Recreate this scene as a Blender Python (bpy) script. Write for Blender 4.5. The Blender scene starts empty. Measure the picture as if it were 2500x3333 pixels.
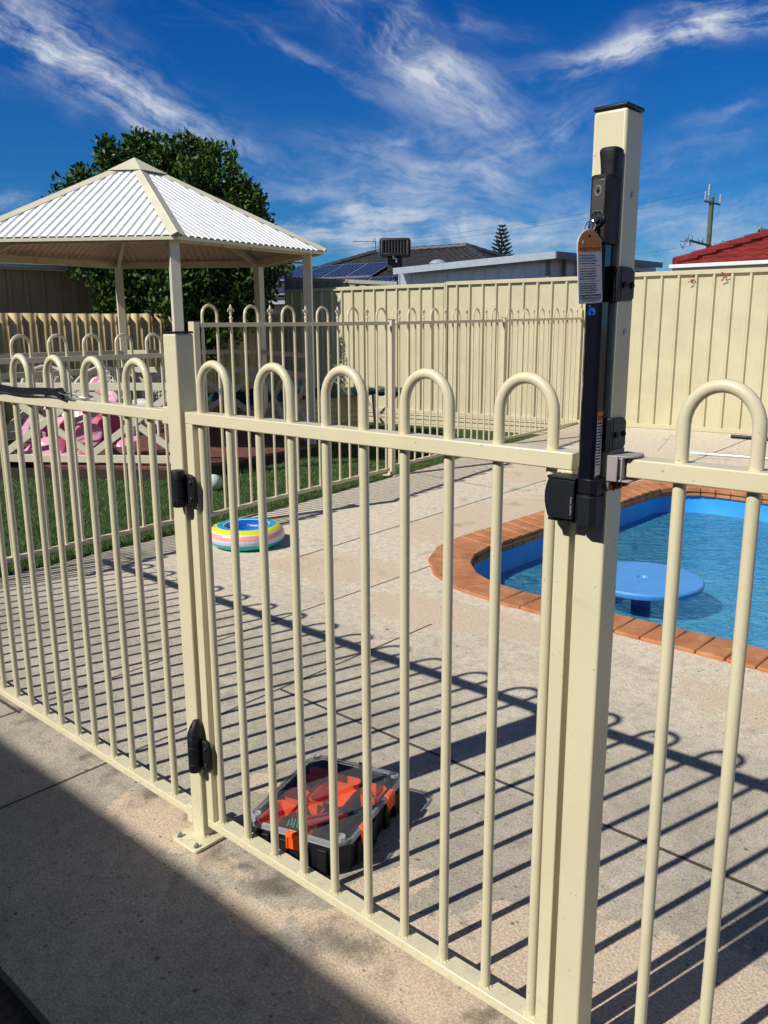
import bpy, bmesh, math, random
import numpy as np
from mathutils import Vector, Matrix, Quaternion
R = math.radians
random.seed(7)
S = bpy.context.scene
COL = S.collection

# ------------------------------------------------------------------ camera
cam_d = bpy.data.cameras.new('camera'); cam = bpy.data.objects.new('camera', cam_d); COL.objects.link(cam)
cam_d.sensor_fit = 'HORIZONTAL'; cam_d.sensor_width = 36.0; cam_d.lens = 38.93
cam_d.clip_start = 0.05; cam_d.clip_end = 2000
CR = Vector((0.74570209, 0.66626091, -0.00497872)); CU = Vector((-0.14080157, 0.16488481, 0.976211)); CF = Vector((-0.65123215, 0.72726157, -0.21676553))
cam.matrix_world = Matrix(((CR.x, CU.x, -CF.x, 1.5538), (CR.y, CU.y, -CF.y, -1.1215), (CR.z, CU.z, -CF.z, 1.2773), (0, 0, 0, 1)))
S.camera = cam
S.render.resolution_x = 768; S.render.resolution_y = 1024
S.view_settings.view_transform = 'Standard'; S.view_settings.look = 'None'
S.view_settings.gamma = 1.0; S.view_settings.exposure = 0.15
S.render.engine = 'CYCLES'
S.cycles.max_bounces = 8; S.cycles.transparent_max_bounces = 24

# ------------------------------------------------------------------ sun
EL, AZ = R(41.4), R(75.0)
td = Vector((math.cos(AZ) * math.cos(EL), math.sin(AZ) * math.cos(EL), -math.sin(EL)))
sun_d = bpy.data.lights.new('sun', 'SUN'); sun_d.energy = 4.7; sun_d.angle = R(0.55); sun_d.color = (1.0, 0.955, 0.87)
sun = bpy.data.objects.new('sun', sun_d); COL.objects.link(sun)
sun.rotation_mode = 'QUATERNION'; sun.rotation_quaternion = td.to_track_quat('-Z', 'Y'); sun.location = (0, -6, 9)

# ------------------------------------------------------------------ node helper
class NT:
    def __init__(s, tree): s.t = tree; s.n = tree.nodes; s.l = tree.links
    def new(s, kind, **kw):
        n = s.n.new(kind)
        for k, v in kw.items(): setattr(n, k, v)
        return n
    def put(s, sock, v):
        if isinstance(v, bpy.types.NodeSocket): s.l.new(v, sock)
        elif v is not None: sock.default_value = v
    def m(s, op, a, b=None, c=None, clamp=False):
        n = s.new('ShaderNodeMath', operation=op, use_clamp=clamp)
        s.put(n.inputs[0], a); s.put(n.inputs[1], b)
        if c is not None: s.put(n.inputs[2], c)
        return n.outputs[0]
    def dot(s, a, v):
        n = s.new('ShaderNodeVectorMath', operation='DOT_PRODUCT'); s.put(n.inputs[0], a); n.inputs[1].default_value = v
        return n.outputs['Value']
    def xyz(s, a):
        n = s.new('ShaderNodeSeparateXYZ'); s.put(n.inputs[0], a); return n.outputs
    def comb(s, x, y, z=0.0):
        n = s.new('ShaderNodeCombineXYZ'); s.put(n.inputs[0], x); s.put(n.inputs[1], y); s.put(n.inputs[2], z); return n.outputs[0]
    def noise(s, vec, scale, detail=3, rough=0.55, dist=0.0, dims='3D'):
        n = s.new('ShaderNodeTexNoise', noise_dimensions=dims); s.put(n.inputs['Vector'], vec)
        n.inputs['Scale'].default_value = scale; n.inputs['Detail'].default_value = detail
        n.inputs['Roughness'].default_value = rough; n.inputs['Distortion'].default_value = dist
        return n.outputs['Fac']
    def ramp(s, fac, lo, hi, a=0.0, b=1.0, smooth=True):
        n = s.new('ShaderNodeMapRange', interpolation_type='SMOOTHSTEP' if smooth else 'LINEAR'); n.clamp = True
        s.put(n.inputs[0], fac); n.inputs[1].default_value = lo; n.inputs[2].default_value = hi
        n.inputs[3].default_value = a; n.inputs[4].default_value = b
        return n.outputs[0]
    def mix(s, fac, a, b, blend='MIX'):
        n = s.new('ShaderNodeMix', data_type='RGBA', blend_type=blend); s.put(n.inputs[0], fac)
        s.put(n.inputs[6], rgba(a) if not isinstance(a, bpy.types.NodeSocket) else a)
        s.put(n.inputs[7], rgba(b) if not isinstance(b, bpy.types.NodeSocket) else b)
        return n.outputs[2]
    def bump(s, h, strength=0.3, dist=0.01):
        n = s.new('ShaderNodeBump'); n.inputs['Strength'].default_value = strength; n.inputs['Distance'].default_value = dist
        s.put(n.inputs['Height'], h); return n.outputs[0]
def rgba(c): return (c[0], c[1], c[2], 1.0) if len(c) == 3 else c

# ------------------------------------------------------------------ world
W = bpy.data.worlds.new('World'); S.world = W; W.use_nodes = True
w = NT(W.node_tree); w.n.clear()
sky = w.new('ShaderNodeTexSky', sky_type='NISHITA'); sky.sun_disc = False
sky.sun_elevation = EL; sky.sun_rotation = R(195.0); sky.altitude = 0; sky.air_density = 1.0; sky.dust_density = 0.35; sky.ozone_density = 3.0
geo = w.new('ShaderNodeTexCoord').outputs['Generated']
dr, du, df = w.dot(geo, CR), w.dot(geo, CU), w.dot(geo, CF)
dfc = w.m('MAXIMUM', df, 0.05)
U = w.m('DIVIDE', dr, dfc); V = w.m('DIVIDE', du, dfc)
elv = w.xyz(geo)[2]
tint = w.mix(w.ramp(elv, -0.02, 0.36, smooth=False), (0.28, 0.90, 1.42), (0.012, 0.60, 1.55))
tint = w.mix(w.ramp(elv, 0.36, 0.62), tint, (0.16, 0.40, 0.72))
skyc = w.mix(1.0, sky.outputs[0], tint, 'MULTIPLY')
# cirrus: (u, v, half length, half width, angle, strength, stretch) as directions on the sky
cl = [(-0.375, 0.540, 0.150, 0.030, -26, 1.00), (-0.405, 0.590, 0.080, 0.035, -30, 0.6), (-0.290, 0.490, 0.110, 0.022, -30, 0.85), (-0.200, 0.440, 0.110, 0.014, -22, 0.55),
      (-0.095, 0.548, 0.090, 0.010, -27, 0.55), (-0.02, 0.600, 0.10, 0.026, -38, 0.75), (0.045, 0.605, 0.085, 0.014, -14, 0.7),
      (0.075, 0.512, 0.080, 0.036, -32, 1.05), (0.035, 0.55, 0.10, 0.022, -40, 0.7), (0.035, 0.448, 0.060, 0.020, 15, 0.45),
      (0.080, 0.405, 0.130, 0.026, -10, 0.80), (0.165, 0.445, 0.080, 0.028, 24, 0.65), (-0.040, 0.415, 0.070, 0.014, 14, 0.5),
      (-0.030, 0.375, 0.150, 0.026, 3, 0.62), (0.10, 0.345, 0.21, 0.022, -4, 0.6), (-0.02, 0.335, 0.16, 0.020, 2, 0.66), (0.06, 0.300, 0.20, 0.024, -2, 0.46),
      (0.335, 0.566, 0.130, 0.016, 16, 1.25), (0.425, 0.596, 0.080, 0.018, 12, 1.1), (0.265, 0.553, 0.06, 0.006, 6, 0.7), (0.40, 0.622, 0.06, 0.008, 16, 0.7), (0.29, 0.557, 0.05, 0.012, 14, .8),
      (0.37, 0.345, 0.20, 0.040, 8, 0.62), (0.42, 0.29, 0.20, 0.045, 2, 0.55), (0.36, 0.43, 0.10, 0.016, 20, 0.30), (0.44, 0.49, 0.06, 0.008, 20, 0.4),
      (-0.455, 0.372, 0.055, 0.010, 4, 0.6), (-0.45, 0.36, 0.12, 0.012, -3, 0.35), (-0.248, 0.488, 0.028, 0.012, -20, 0.8), (-0.10, 0.395, 0.07, 0.010, -14, 0.5)]
acc = None
warp = w.noise(w.comb(U, V), 7.0, 4, 0.6)
wv = w.m('MULTIPLY', w.m('SUBTRACT', warp, 0.5), 0.055)
groups = {}
for c in cl:
    groups.setdefault(round(c[4] / 14) * 14, []).append(c)
for ang, items in groups.items():
    ca, sa = math.cos(R(ang)), math.sin(R(ang))
    gu = w.m('ADD', w.m('MULTIPLY', U, ca), w.m('MULTIPLY', V, sa)); gv = w.m('ADD', w.m('SUBTRACT', w.m('MULTIPLY', V, ca), w.m('MULTIPLY', U, sa)), wv)
    n1 = w.noise(w.comb(w.m('MULTIPLY', gu, 6.0), w.m('MULTIPLY', gv, 48.0), ang * 0.13), 1.0, 8, 0.66, 0.25)
    n2 = w.noise(w.comb(w.m('MULTIPLY', gu, 9.0), w.m('MULTIPLY', gv, 13.0), 3 + ang * 0.07), 1.0, 6, 0.62, 0.3)
    tex = w.ramp(w.m('ADD', w.m('MULTIPLY', n1, 0.48), w.m('MULTIPLY', n2, 0.68)), 0.47, 0.84)
    s_ = None
    for (u0, v0, a, b, an, st) in items:
        c2, s2 = math.cos(R(an)), math.sin(R(an))
        p = w.m('MULTIPLY_ADD', w.m('SUBTRACT', U, u0), c2 / a, w.m('MULTIPLY', w.m('SUBTRACT', V, v0), s2 / a))
        q = w.m('MULTIPLY_ADD', w.m('SUBTRACT', w.m('ADD', V, wv), v0), c2 / b, w.m('MULTIPLY', w.m('SUBTRACT', U, u0), -s2 / b))
        r2 = w.m('ADD', w.m('MULTIPLY', p, p), w.m('MULTIPLY', q, q))
        g = w.m('MULTIPLY', w.m('EXPONENT', w.m('MULTIPLY', r2, -0.8)), st)
        s_ = g if s_ is None else w.m('ADD', s_, g)
    t_ = w.m('MULTIPLY', s_, tex)
    acc = t_ if acc is None else w.m('ADD', acc, t_)
front = w.ramp(df, 0.05, 0.3)
gen = w.m('MULTIPLY', w.ramp(w.noise(w.comb(w.m('MULTIPLY', U, 3.0), w.m('MULTIPLY', V, 9.0), 5.0), 1.0, 6, 0.62, 1.0), 0.54, 0.80), 0.10)
rear_fill = w.m('MULTIPLY', w.ramp(w.noise(geo, 2.5, 5, 0.6, 0.5), 0.15, 0.6), w.m('MULTIPLY', w.ramp(df, 0.40, 0.05), w.m('MULTIPLY_ADD', w.ramp(elv, 0.42, 0.12), 0.62, 0.04)))   # unseen cloud added behind the view as neutral fill light
cm = w.m('MINIMUM', w.m('ADD', w.m('MULTIPLY', w.m('ADD', w.m('MULTIPLY', acc, 0.95), gen), front), rear_fill), 0.88)
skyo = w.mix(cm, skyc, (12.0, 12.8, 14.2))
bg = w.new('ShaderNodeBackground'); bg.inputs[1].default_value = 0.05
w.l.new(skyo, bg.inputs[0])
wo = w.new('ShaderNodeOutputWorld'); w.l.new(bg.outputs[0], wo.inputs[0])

# ------------------------------------------------------------------ materials
def mat(name, color=(0.5, 0.5, 0.5), rough=0.5, metal=0.0, spec=0.5, coat=0.0, fn=None, trans=0.0, sss=0.0):
    m = bpy.data.materials.new(name); m.use_nodes = True
    t = NT(m.node_tree); b = t.n['Principled BSDF']
    b.inputs['Base Color'].default_value = rgba(color); b.inputs['Roughness'].default_value = rough; b.inputs['Metallic'].default_value = metal
    b.inputs['Specular IOR Level'].default_value = spec; b.inputs['Coat Weight'].default_value = coat
    b.inputs['Transmission Weight'].default_value = trans
    co = t.new('ShaderNodeTexCoord').outputs['Object']
    if fn: fn(t, b, co)
    else:  # slight unevenness so that no surface is perfectly flat
        n = t.noise(co, 9.0, 4, 0.6)
        c = t.mix(t.ramp(n, 0.3, 0.7), [x * 0.93 for x in color], [min(1, x * 1.05) for x in color])
        t.l.new(c, b.inputs['Base Color'])
        t.l.new(t.ramp(t.noise(co, 40.0, 3), 0.3, 0.7, max(0.02, rough - 0.06), min(1, rough + 0.06)), b.inputs['Roughness'])
    return m

def paint(base, dirt=(0.30, 0.24, 0.15), amount=0.25, orange=True, rough=0.36):
    def fn(t, b, co):
        big = t.noise(co, 3.2, 5, 0.65); fine = t.noise(co, 60.0, 4, 0.7)
        c = t.mix(t.ramp(big, 0.3, 0.75), [x * 0.94 for x in base], [min(1, x * 1.04) for x in base])
        spots = t.m('MULTIPLY', t.ramp(fine, 0.63, 0.74), t.ramp(big, 0.45, 0.65))
        c = t.mix(t.m('MULTIPLY', spots, amount), c, dirt)
        g = t.xyz(co)
        strk = t.noise(t.comb(t.m('MULTIPLY', g[0], 120.0), t.m('MULTIPLY', g[1], 120.0), t.m('MULTIPLY', g[2], 4.0)), 1.0, 3, 0.5)
        c = t.mix(t.m('MULTIPLY', t.ramp(strk, 0.6, 0.8), amount * 0.4), c, dirt)
        if orange:   # splashed dirt on the lowest centimetres, small chips
            wz = t.xyz(t.new('ShaderNodeNewGeometry').outputs['Position'])[2]
            c = t.mix(t.m('MULTIPLY', t.ramp(wz, 0.16, 0.03), t.m('MULTIPLY', t.ramp(t.noise(co, 60.0, 5, 0.7), 0.50, 0.68), 0.32)), c, (0.24, 0.19, 0.13))
            c = t.mix(t.m('MULTIPLY', t.ramp(t.noise(co, 130.0, 2, 0.5), 0.72, 0.75), 0.6), c, (0.16, 0.13, 0.09))
            c = t.mix(t.m('MULTIPLY', t.ramp(t.noise(co, 7.0, 5, 0.7, 1.5), 0.60, 0.66), 0.16), c, (0.40, 0.36, 0.27))
        t.l.new(c, b.inputs['Base Color'])
        t.l.new(t.ramp(big, 0.3, 0.7, rough - 0.07, rough + 0.1), b.inputs['Roughness'])
        if orange: t.l.new(t.bump(t.noise(co, 380.0, 2), 0.10, 0.001), b.inputs['Normal'])
    return fn
CREAM = (0.66, 0.605, 0.415)
M = {}
M['cream'] = mat('cream_powder_coat', fn=paint(CREAM, rough=0.30))
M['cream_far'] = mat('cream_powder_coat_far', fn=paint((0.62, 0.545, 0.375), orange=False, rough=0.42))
def gaz_paint(t, b, co):
    paint((0.66, 0.62, 0.48), rough=0.45, orange=False)(t, b, co)
M['gazebo'] = mat('gazebo_cream_paint', fn=gaz_paint)
def rusty(t, b, co):
    n = t.noise(co, 14.0, 6, 0.7); n2 = t.noise(co, 3.0, 3)
    k = t.m('MULTIPLY', t.ramp(n, 0.56, 0.66), t.ramp(n2, 0.42, 0.6))
    c = t.mix(k, (0.60, 0.52, 0.34), (0.22, 0.07, 0.02)); c = t.mix(t.m('MULTIPLY', t.ramp(n2, 0.35, 0.7), 0.45), c, (0.55, 0.36, 0.13))
    t.l.new(c, b.inputs['Base Color']); b.inputs['Roughness'].default_value = 0.6
M['rusty_beam'] = mat('rusty_cream_beam', fn=rusty)
def roofwhite(t, b, co):
    n = t.noise(co, 6.0, 5, 0.65)
    c = t.mix(t.ramp(n, 0.35, 0.75), (0.72, 0.74, 0.73), (0.86, 0.87, 0.86)); c = t.mix(t.m('MULTIPLY', t.ramp(t.noise(co, 30, 3), 0.66, 0.72), 0.6), c, (0.2, 0.19, 0.16))
    t.l.new(c, b.inputs['Base Color']); b.inputs['Roughness'].default_value = 0.95; b.inputs['Specular IOR Level'].default_value = 0.08
M['roof_white'] = mat('white_corrugated_steel', fn=roofwhite)
M['ceiling'] = mat('pinkish_beige_underside', (0.62, 0.47, 0.37), 0.6)
M['black'] = mat('black_glass_filled_plastic', (0.007, 0.008, 0.011), 0.45, spec=0.35)
def blacktex(t, b, co):
    b.inputs['Base Color'].default_value = rgba((0.007, 0.009, 0.013)); b.inputs['Roughness'].default_value = 0.5; b.inputs['Specular IOR Level'].default_value = 0.3
    t.l.new(t.bump(t.noise(co, 900.0, 3), 0.5, 0.0015), b.inputs['Normal'])
M['black_tex'] = mat('black_textured_plastic', fn=blacktex)
M['black_gloss'] = mat('glossy_black_plastic', (0.004, 0.005, 0.010), 0.07, spec=0.7)
M['steel'] = mat('galvanised_steel', (0.42, 0.44, 0.46), 0.32, metal=1.0)
M['chrome'] = mat('chrome', (0.8, 0.8, 0.8), 0.08, metal=1.0)
def rustm(t, b, co):
    t.l.new(t.mix(t.ramp(t.noise(co, 220, 4), 0.35, 0.65), (0.10, 0.035, 0.012), (0.28, 0.12, 0.05)), b.inputs['Base Color']); b.inputs['Roughness'].default_value = 0.85
M['rust'] = mat('rusty_bolt', fn=rustm)
M['bracket'] = mat('grey_painted_bracket', (0.33, 0.28, 0.28), 0.5)
M['orange'] = mat('orange_plastic', (0.85, 0.10, 0.008), 0.35)
M['orange_print'] = mat('orange_print', (0.72, 0.22, 0.02), 0.5)
M['label_white'] = mat('white_label', (0.72, 0.72, 0.74), 0.45)
M['ink'] = mat('dark_blue_ink', (0.02, 0.03, 0.07), 0.5)
M['ink_black'] = mat('black_ink', (0.01, 0.01, 0.01), 0.5)
M['logo_blue'] = mat('blue_logo_print', (0.02, 0.16, 0.75), 0.4)
M['white'] = mat('white_paint', (0.75, 0.75, 0.74), 0.5)

# ---- concrete deck: grey-beige broom finish, cut joints, flaking pinkish coating, grime along the fence
def concrete(t, b, co):
    g = t.xyz(co); x, y = g[0], g[1]
    fine = t.noise(co, 170.0, 5, 0.72, 0.4); mid = t.noise(co, 26.0, 5, 0.6); big = t.noise(co, 1.4, 5, 0.62)
    c = t.mix(t.ramp(big, 0.32, 0.68), (0.40, 0.362, 0.298), (0.55, 0.495, 0.405))
    # paler, warmer concrete towards the pool
    c = t.mix(t.m('MULTIPLY', t.ramp(t.m('ADD', y, t.m('MULTIPLY', t.m('SUBTRACT', big, 0.5), 1.6)), 0.4, 1.9), 0.88), c, (0.78, 0.685, 0.545))
    c = t.mix(t.m('MULTIPLY', t.ramp(mid, 0.4, 0.66), 0.30), c, (0.23, 0.205, 0.17))
    # pinkish coating patches
    def blob(px, py, rx, ry, an=0):
        ca, sa = math.cos(R(an)), math.sin(R(an))
        dx, dy = t.m('SUBTRACT', x, px), t.m('SUBTRACT', y, py)
        p = t.m('ADD', t.m('MULTIPLY', dx, ca / rx), t.m('MULTIPLY', dy, sa / rx)); q = t.m('SUBTRACT', t.m('MULTIPLY', dy, ca / ry), t.m('MULTIPLY', dx, sa / ry))
        return t.m('SUBTRACT', 1.0, t.m('SQRT', t.m('ADD', t.m('MULTIPLY', p, p), t.m('MULTIPLY', q, q))))
    bl = None
    for a in [(-0.22, -0.045, 0.24, 0.12, 0), (0.0, -0.055, 0.16, 0.05, 0), (0.62, -0.02, 0.36, 0.24, -8), (0.85, 0.25, 0.30, 0.20, 20), (0.25, -0.12, 0.12, 0.06, 0), (-1.55, 1.95, 0.55, 0.33, 20), (-0.72, 1.72, 0.5, 0.25, 0),
              (-0.16, 0.25, 0.08, 0.06, 0), (0.42, 0.18, 0.16, 0.06, 60), (1.2, 0.3, 0.3, 0.3, 0), (-1.6, 3.6, 0.5, 1.2, 0), (-0.3, 1.8, 0.6, 0.16, 0), (-2.2, 5.6, 0.6, 1.2, 0), (1.1, 1.7, 0.8, 0.25, 0)]:
        v = blob(*a); bl = v if bl is None else t.m('MAXIMUM', bl, v)
    edge = t.m('ADD', bl, t.m('MULTIPLY', t.m('SUBTRACT', t.noise(co, 9.0, 6, 0.68), 0.5), 1.5))
    pk = t.m('MULTIPLY', t.ramp(edge, 0.22, 0.27), t.ramp(t.noise(co, 75.0, 4, 0.6), 0.30, 0.37))
    c = t.mix(t.m('MULTIPLY', pk, 0.90), c, (0.66, 0.53, 0.395))
    # grime strip beside the bottom rail
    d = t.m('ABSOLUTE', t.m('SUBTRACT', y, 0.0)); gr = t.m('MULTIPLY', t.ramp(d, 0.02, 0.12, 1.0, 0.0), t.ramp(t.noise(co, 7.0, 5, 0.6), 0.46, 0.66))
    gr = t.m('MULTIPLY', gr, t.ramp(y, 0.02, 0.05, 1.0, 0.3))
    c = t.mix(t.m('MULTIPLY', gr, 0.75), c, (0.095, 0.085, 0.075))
    st = t.ramp(t.noise(co, 3.2, 5, 0.62), 0.57, 0.72); c = t.mix(t.m('MULTIPLY', st, 0.5), c, (0.17, 0.155, 0.135))
    # black spots
    vo = t.new('ShaderNodeTexVoronoi'); t.put(vo.inputs['Vector'], co); vo.inputs['Scale'].default_value = 14.0
    sp = t.m('MULTIPLY', t.ramp(t.m('ADD', vo.outputs['Distance'], t.m('MULTIPLY', t.noise(co, 60, 3), 0.14)), 0.11, 0.17, 1.0, 0.0), t.ramp(t.xyz(vo.outputs['Color'])[0], 0.50, 0.56))
    c = t.mix(t.m('MULTIPLY', sp, 0.72), c, (0.06, 0.055, 0.05))
    vo2 = t.new('ShaderNodeTexVoronoi'); t.put(vo2.inputs['Vector'], co); vo2.inputs['Scale'].default_value = 45.0
    sp2 = t.m('MULTIPLY', t.ramp(vo2.outputs['Distance'], 0.14, 0.2, 1.0, 0.0), t.ramp(t.xyz(vo2.outputs['Color'])[0], 0.62, 0.66))
    c = t.mix(t.m('MULTIPLY', sp2, 0.55), c, (0.10, 0.09, 0.08))
    # grain
    c = t.mix(1.0, c, t.mix(t.ramp(fine, 0.34, 0.66), (0.66, 0.66, 0.66), (1.22, 1.21, 1.19)), 'MULTIPLY')
    # joints
    wob = t.m('MULTIPLY', t.m('SUBTRACT', t.noise(co, 5.0, 3), 0.5), 0.008)
    jm = None
    def joint(x0, y0, x1, y1, wd, s):
        nonlocal jm
        L = math.hypot(x1 - x0, y1 - y0); ux, uy = (x1 - x0) / L, (y1 - y0) / L
        dx, dy = t.m('SUBTRACT', x, x0), t.m('SUBTRACT', y, y0)
        al = t.m('ADD', t.m('MULTIPLY', dx, ux), t.m('MULTIPLY', dy, uy)); pr = t.m('ABSOLUTE', t.m('ADD', t.m('SUBTRACT', t.m('MULTIPLY', dy, ux), t.m('MULTIPLY', dx, uy)), wob))
        k = t.m('MULTIPLY', t.ramp(pr, wd * 0.75, wd * 1.4, 1.0, 0.0), t.m('MULTIPLY', t.m('GREATER_THAN', al, 0.0), t.m('LESS_THAN', al, L)))
        k = t.m('MULTIPLY', k, s); jm = k if jm is None else t.m('MAXIMUM', jm, k)
    for a in [(-0.59, -0.6, -0.605, 1.60, .0045, 1), (-1.14, 0.0, -1.18, 2.35, .0045, 1), (-3.0, 0.0, -1.12, 0.0, .005, 1), (-0.605, 0.712, 2.6, 0.718, .0055, 1),
              (-1.14, -0.6, -1.14, 0.0, .005, 1), (-3.0, 1.35, -1.16, 1.18, .003, 0.5), (-1.86, 1.9, -2.13, 5.9, .006, 1), (-3.4, 4.6, -2.1, 4.4, .006, 0.9), (-1.45, 5.9, -1.68, 8.9, .008, 0.9),
              (-4.2, 6.6, -1.45, 6.4, .006, 0.7), (-1.45, 6.4, 6.0, 6.9, .006, 0.6), (-2.13, 5.9, -1.46, 5.9, .006, 0.8), (-2.5, 8.6, -2.05, 7.2, .006, 0.35), (2.0, -0.56, 2.0, 2.0, .005, 1)]: joint(*a)
    lt = None
    jm_dark = jm; jm = None
    for a in [(-1.80, 1.70, -1.30, 1.650, .009, 1), (-1.30, 1.65, -0.70, 1.505, .009, 1), (-0.70, 1.505, 0.30, 1.482, .010, 1), (0.30, 1.482, 2.6, 1.45, .009, 1), (-1.93, 2.95, -1.43, 2.98, .007, 0.8)]: joint(*a)
    jl = t.m('MULTIPLY', jm, t.ramp(t.noise(co, 18, 3), 0.38, 0.55))
    c = t.mix(t.m('MULTIPLY', jl, 0.6), c, (0.64, 0.52, 0.37))
    c = t.mix(t.m('MULTIPLY', jm_dark, 0.9), c, (0.045, 0.038, 0.03))
    t.l.new(c, b.inputs['Base Color']); b.inputs['Roughness'].default_value = 0.9; b.inputs['Specular IOR Level'].default_value = 0.25
    h = t.m('SUBTRACT', t.m('ADD', t.m('MULTIPLY', fine, 0.6), t.m('MULTIPLY', t.noise(co, 330.0, 3, 0.6), 0.4)), t.m('MULTIPLY', jm_dark, 1.2))
    t.l.new(t.bump(h, 0.75, 0.005), b.inputs['Normal'])
M['concrete'] = mat('weathered_concrete', fn=concrete)
def paver_dark(t, b, co):
    n = t.noise(co, 60, 5, 0.7); c = t.mix(t.ramp(n, 0.3, 0.7), (0.05, 0.035, 0.025), (0.13, 0.08, 0.055)); t.l.new(c, b.inputs['Base Color']); b.inputs['Roughness'].default_value = 0.9
    t.l.new(t.bump(n, 0.5, 0.004), b.inputs['Normal'])
M['paving'] = mat('brown_paving', fn=paver_dark)
def brick(t, b, co):
    n = t.noise(co, 110, 5, 0.72); n2 = t.noise(co, 4.5, 4, 0.6)
    c = t.mix(t.ramp(n2, 0.3, 0.7), (0.34, 0.125, 0.050), (0.52, 0.225, 0.095)); c = t.mix(t.m('MULTIPLY', t.ramp(n, 0.55, 0.7), 0.5), c, (0.15, 0.06, 0.035)); c = t.mix(t.m('MULTIPLY', t.ramp(t.noise(co, 21, 4), 0.55, 0.7), 0.45), c, (0.55, 0.32, 0.20))
    t.l.new(c, b.inputs['Base Color']); b.inputs['Roughness'].default_value = 0.85; t.l.new(t.bump(n, 0.5, 0.003), b.inputs['Normal'])
M['coping'] = mat('terracotta_brick', fn=brick)
def shellm(t, b, co):
    n = t.noise(co, 5, 4, 0.6)
    vo = t.new('ShaderNodeTexVoronoi', feature='DISTANCE_TO_EDGE'); t.put(vo.inputs['Vector'], co); vo.inputs['Scale'].default_value = 7.0
    c = t.mix(t.ramp(n, 0.3, 0.7), (0.018, 0.27, 0.74), (0.035, 0.33, 0.82)); t.l.new(c, b.inputs['Base Color']); b.inputs['Roughness'].default_value = 0.35
M['pool_shell'] = mat('blue_pool_gelcoat', fn=shellm)
def floorm(t, b, co):
    n = t.noise(co, 4.5, 6, 0.75, 1.2); t.l.new(t.mix(t.ramp(n, 0.35, 0.65), (0.07, 0.42, 0.66), (0.38, 0.80, 0.92)), b.inputs['Base Color']); b.inputs['Roughness'].default_value = 0.6
M['pool_floor'] = mat('lit_pool_floor', fn=floorm)  # paler than the shell, colour standing in for light scattered under water
def waterm():
    m = bpy.data.materials.new('pool_water'); m.use_nodes = True; t = NT(m.node_tree); t.n.clear()
    co = t.new('ShaderNodeTexCoord').outputs['Object']
    g = t.xyz(co)
    v1 = t.comb(t.m('ADD', t.m('MULTIPLY', g[0], 0.52), t.m('MULTIPLY', g[1], 0.46)), t.m('SUBTRACT', t.m('MULTIPLY', g[1], 1.15), t.m('MULTIPLY', g[0], 1.03)), 0)
    h = t.m('ADD', t.m('MULTIPLY', t.noise(v1, 6.0, 5, 0.62, 1.2), 1.0), t.m('MULTIPLY', t.noise(v1, 20.0, 4, 0.6, 1.0), 0.5))
    bp = t.bump(h, 1.0, 0.05); bpd = t.bump(h, 1.0, 0.22)
    tr = t.new('ShaderNodeBsdfTransparent'); tr.inputs[0].default_value = (0.80, 0.97, 1.0, 1)
    rf = t.new('ShaderNodeBsdfRefraction'); rf.inputs[0].default_value = (0.80, 0.97, 1.0, 1); rf.inputs['IOR'].default_value = 1.33; rf.inputs['Roughness'].default_value = 0.02; t.l.new(bp, rf.inputs['Normal'])
    df_ = t.new('ShaderNodeBsdfDiffuse'); df_.inputs[0].default_value = (0.16, 0.74, 1.0, 1); t.l.new(bpd, df_.inputs['Normal'])
    mx0 = t.new('ShaderNodeMixShader'); mx0.inputs[0].default_value = 0.04; t.l.new(tr.outputs[0], mx0.inputs[1]); t.l.new(rf.outputs[0], mx0.inputs[2])
    mx1 = t.new('ShaderNodeMixShader'); mx1.inputs[0].default_value = 0.42; t.l.new(mx0.outputs[0], mx1.inputs[1]); t.l.new(df_.outputs[0], mx1.inputs[2])
    gl = t.new('ShaderNodeBsdfGlossy'); gl.inputs['Roughness'].default_value = 0.03; t.l.new(bp, gl.inputs['Normal'])
    fr = t.new('ShaderNodeFresnel'); fr.inputs[0].default_value = 1.33; t.l.new(bp, fr.inputs['Normal'])
    mx = t.new('ShaderNodeMixShader'); t.l.new(t.m('MULTIPLY', fr.outputs[0], 1.0), mx.inputs[0]); t.l.new(mx1.outputs[0], mx.inputs[1]); t.l.new(gl.outputs[0], mx.inputs[2])
    o = t.new('ShaderNodeOutputMaterial'); t.l.new(mx.outputs[0], o.inputs[0]); return m
M['water'] = waterm()
M['table_blue'] = mat('light_blue_plastic', (0.07, 0.30, 0.70), 0.45)
M['leg_blue'] = mat('blue_plastic_pipe', (0.03, 0.13, 0.40), 0.45)
def grassbase(t, b, co):
    n = t.noise(co, 60, 5, 0.7); t.l.new(t.mix(t.ramp(n, 0.35, 0.65), (0.012, 0.03, 0.008), (0.04, 0.085, 0.02)), b.inputs['Base Color']); b.inputs['Roughness'].default_value = 0.95
M['grass_base'] = mat('turf_backing', fn=grassbase)
def grassm(t, b, co):
    n = t.noise(co, 12, 4, 0.7); n2 = t.noise(co, 150, 2)
    c = t.mix(t.ramp(n, 0.35, 0.65), (0.040, 0.085, 0.010), (0.085, 0.155, 0.020)); c = t.mix(t.m('MULTIPLY', t.ramp(n2, 0.55, 0.7), 0.5), c, (0.13, 0.21, 0.05)); t.l.new(c, b.inputs['Base Color']); b.inputs['Roughness'].default_value = 0.6
M['grass'] = mat('artificial_grass', fn=grassm)
def dirt(t, b, co):
    n = t.noise(co, 1.2, 6, 0.65); t.l.new(t.mix(n, (0.10, 0.075, 0.05), (0.20, 0.17, 0.12)), b.inputs['Base Color']); b.inputs['Roughness'].default_value = 1.0
M['dirt'] = mat('dry_soil', fn=dirt)
M['colorbond'] = mat('cream_steel_sheet', fn=paint((0.545, 0.495, 0.325), orange=False, rough=0.45, amount=0.25))
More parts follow.
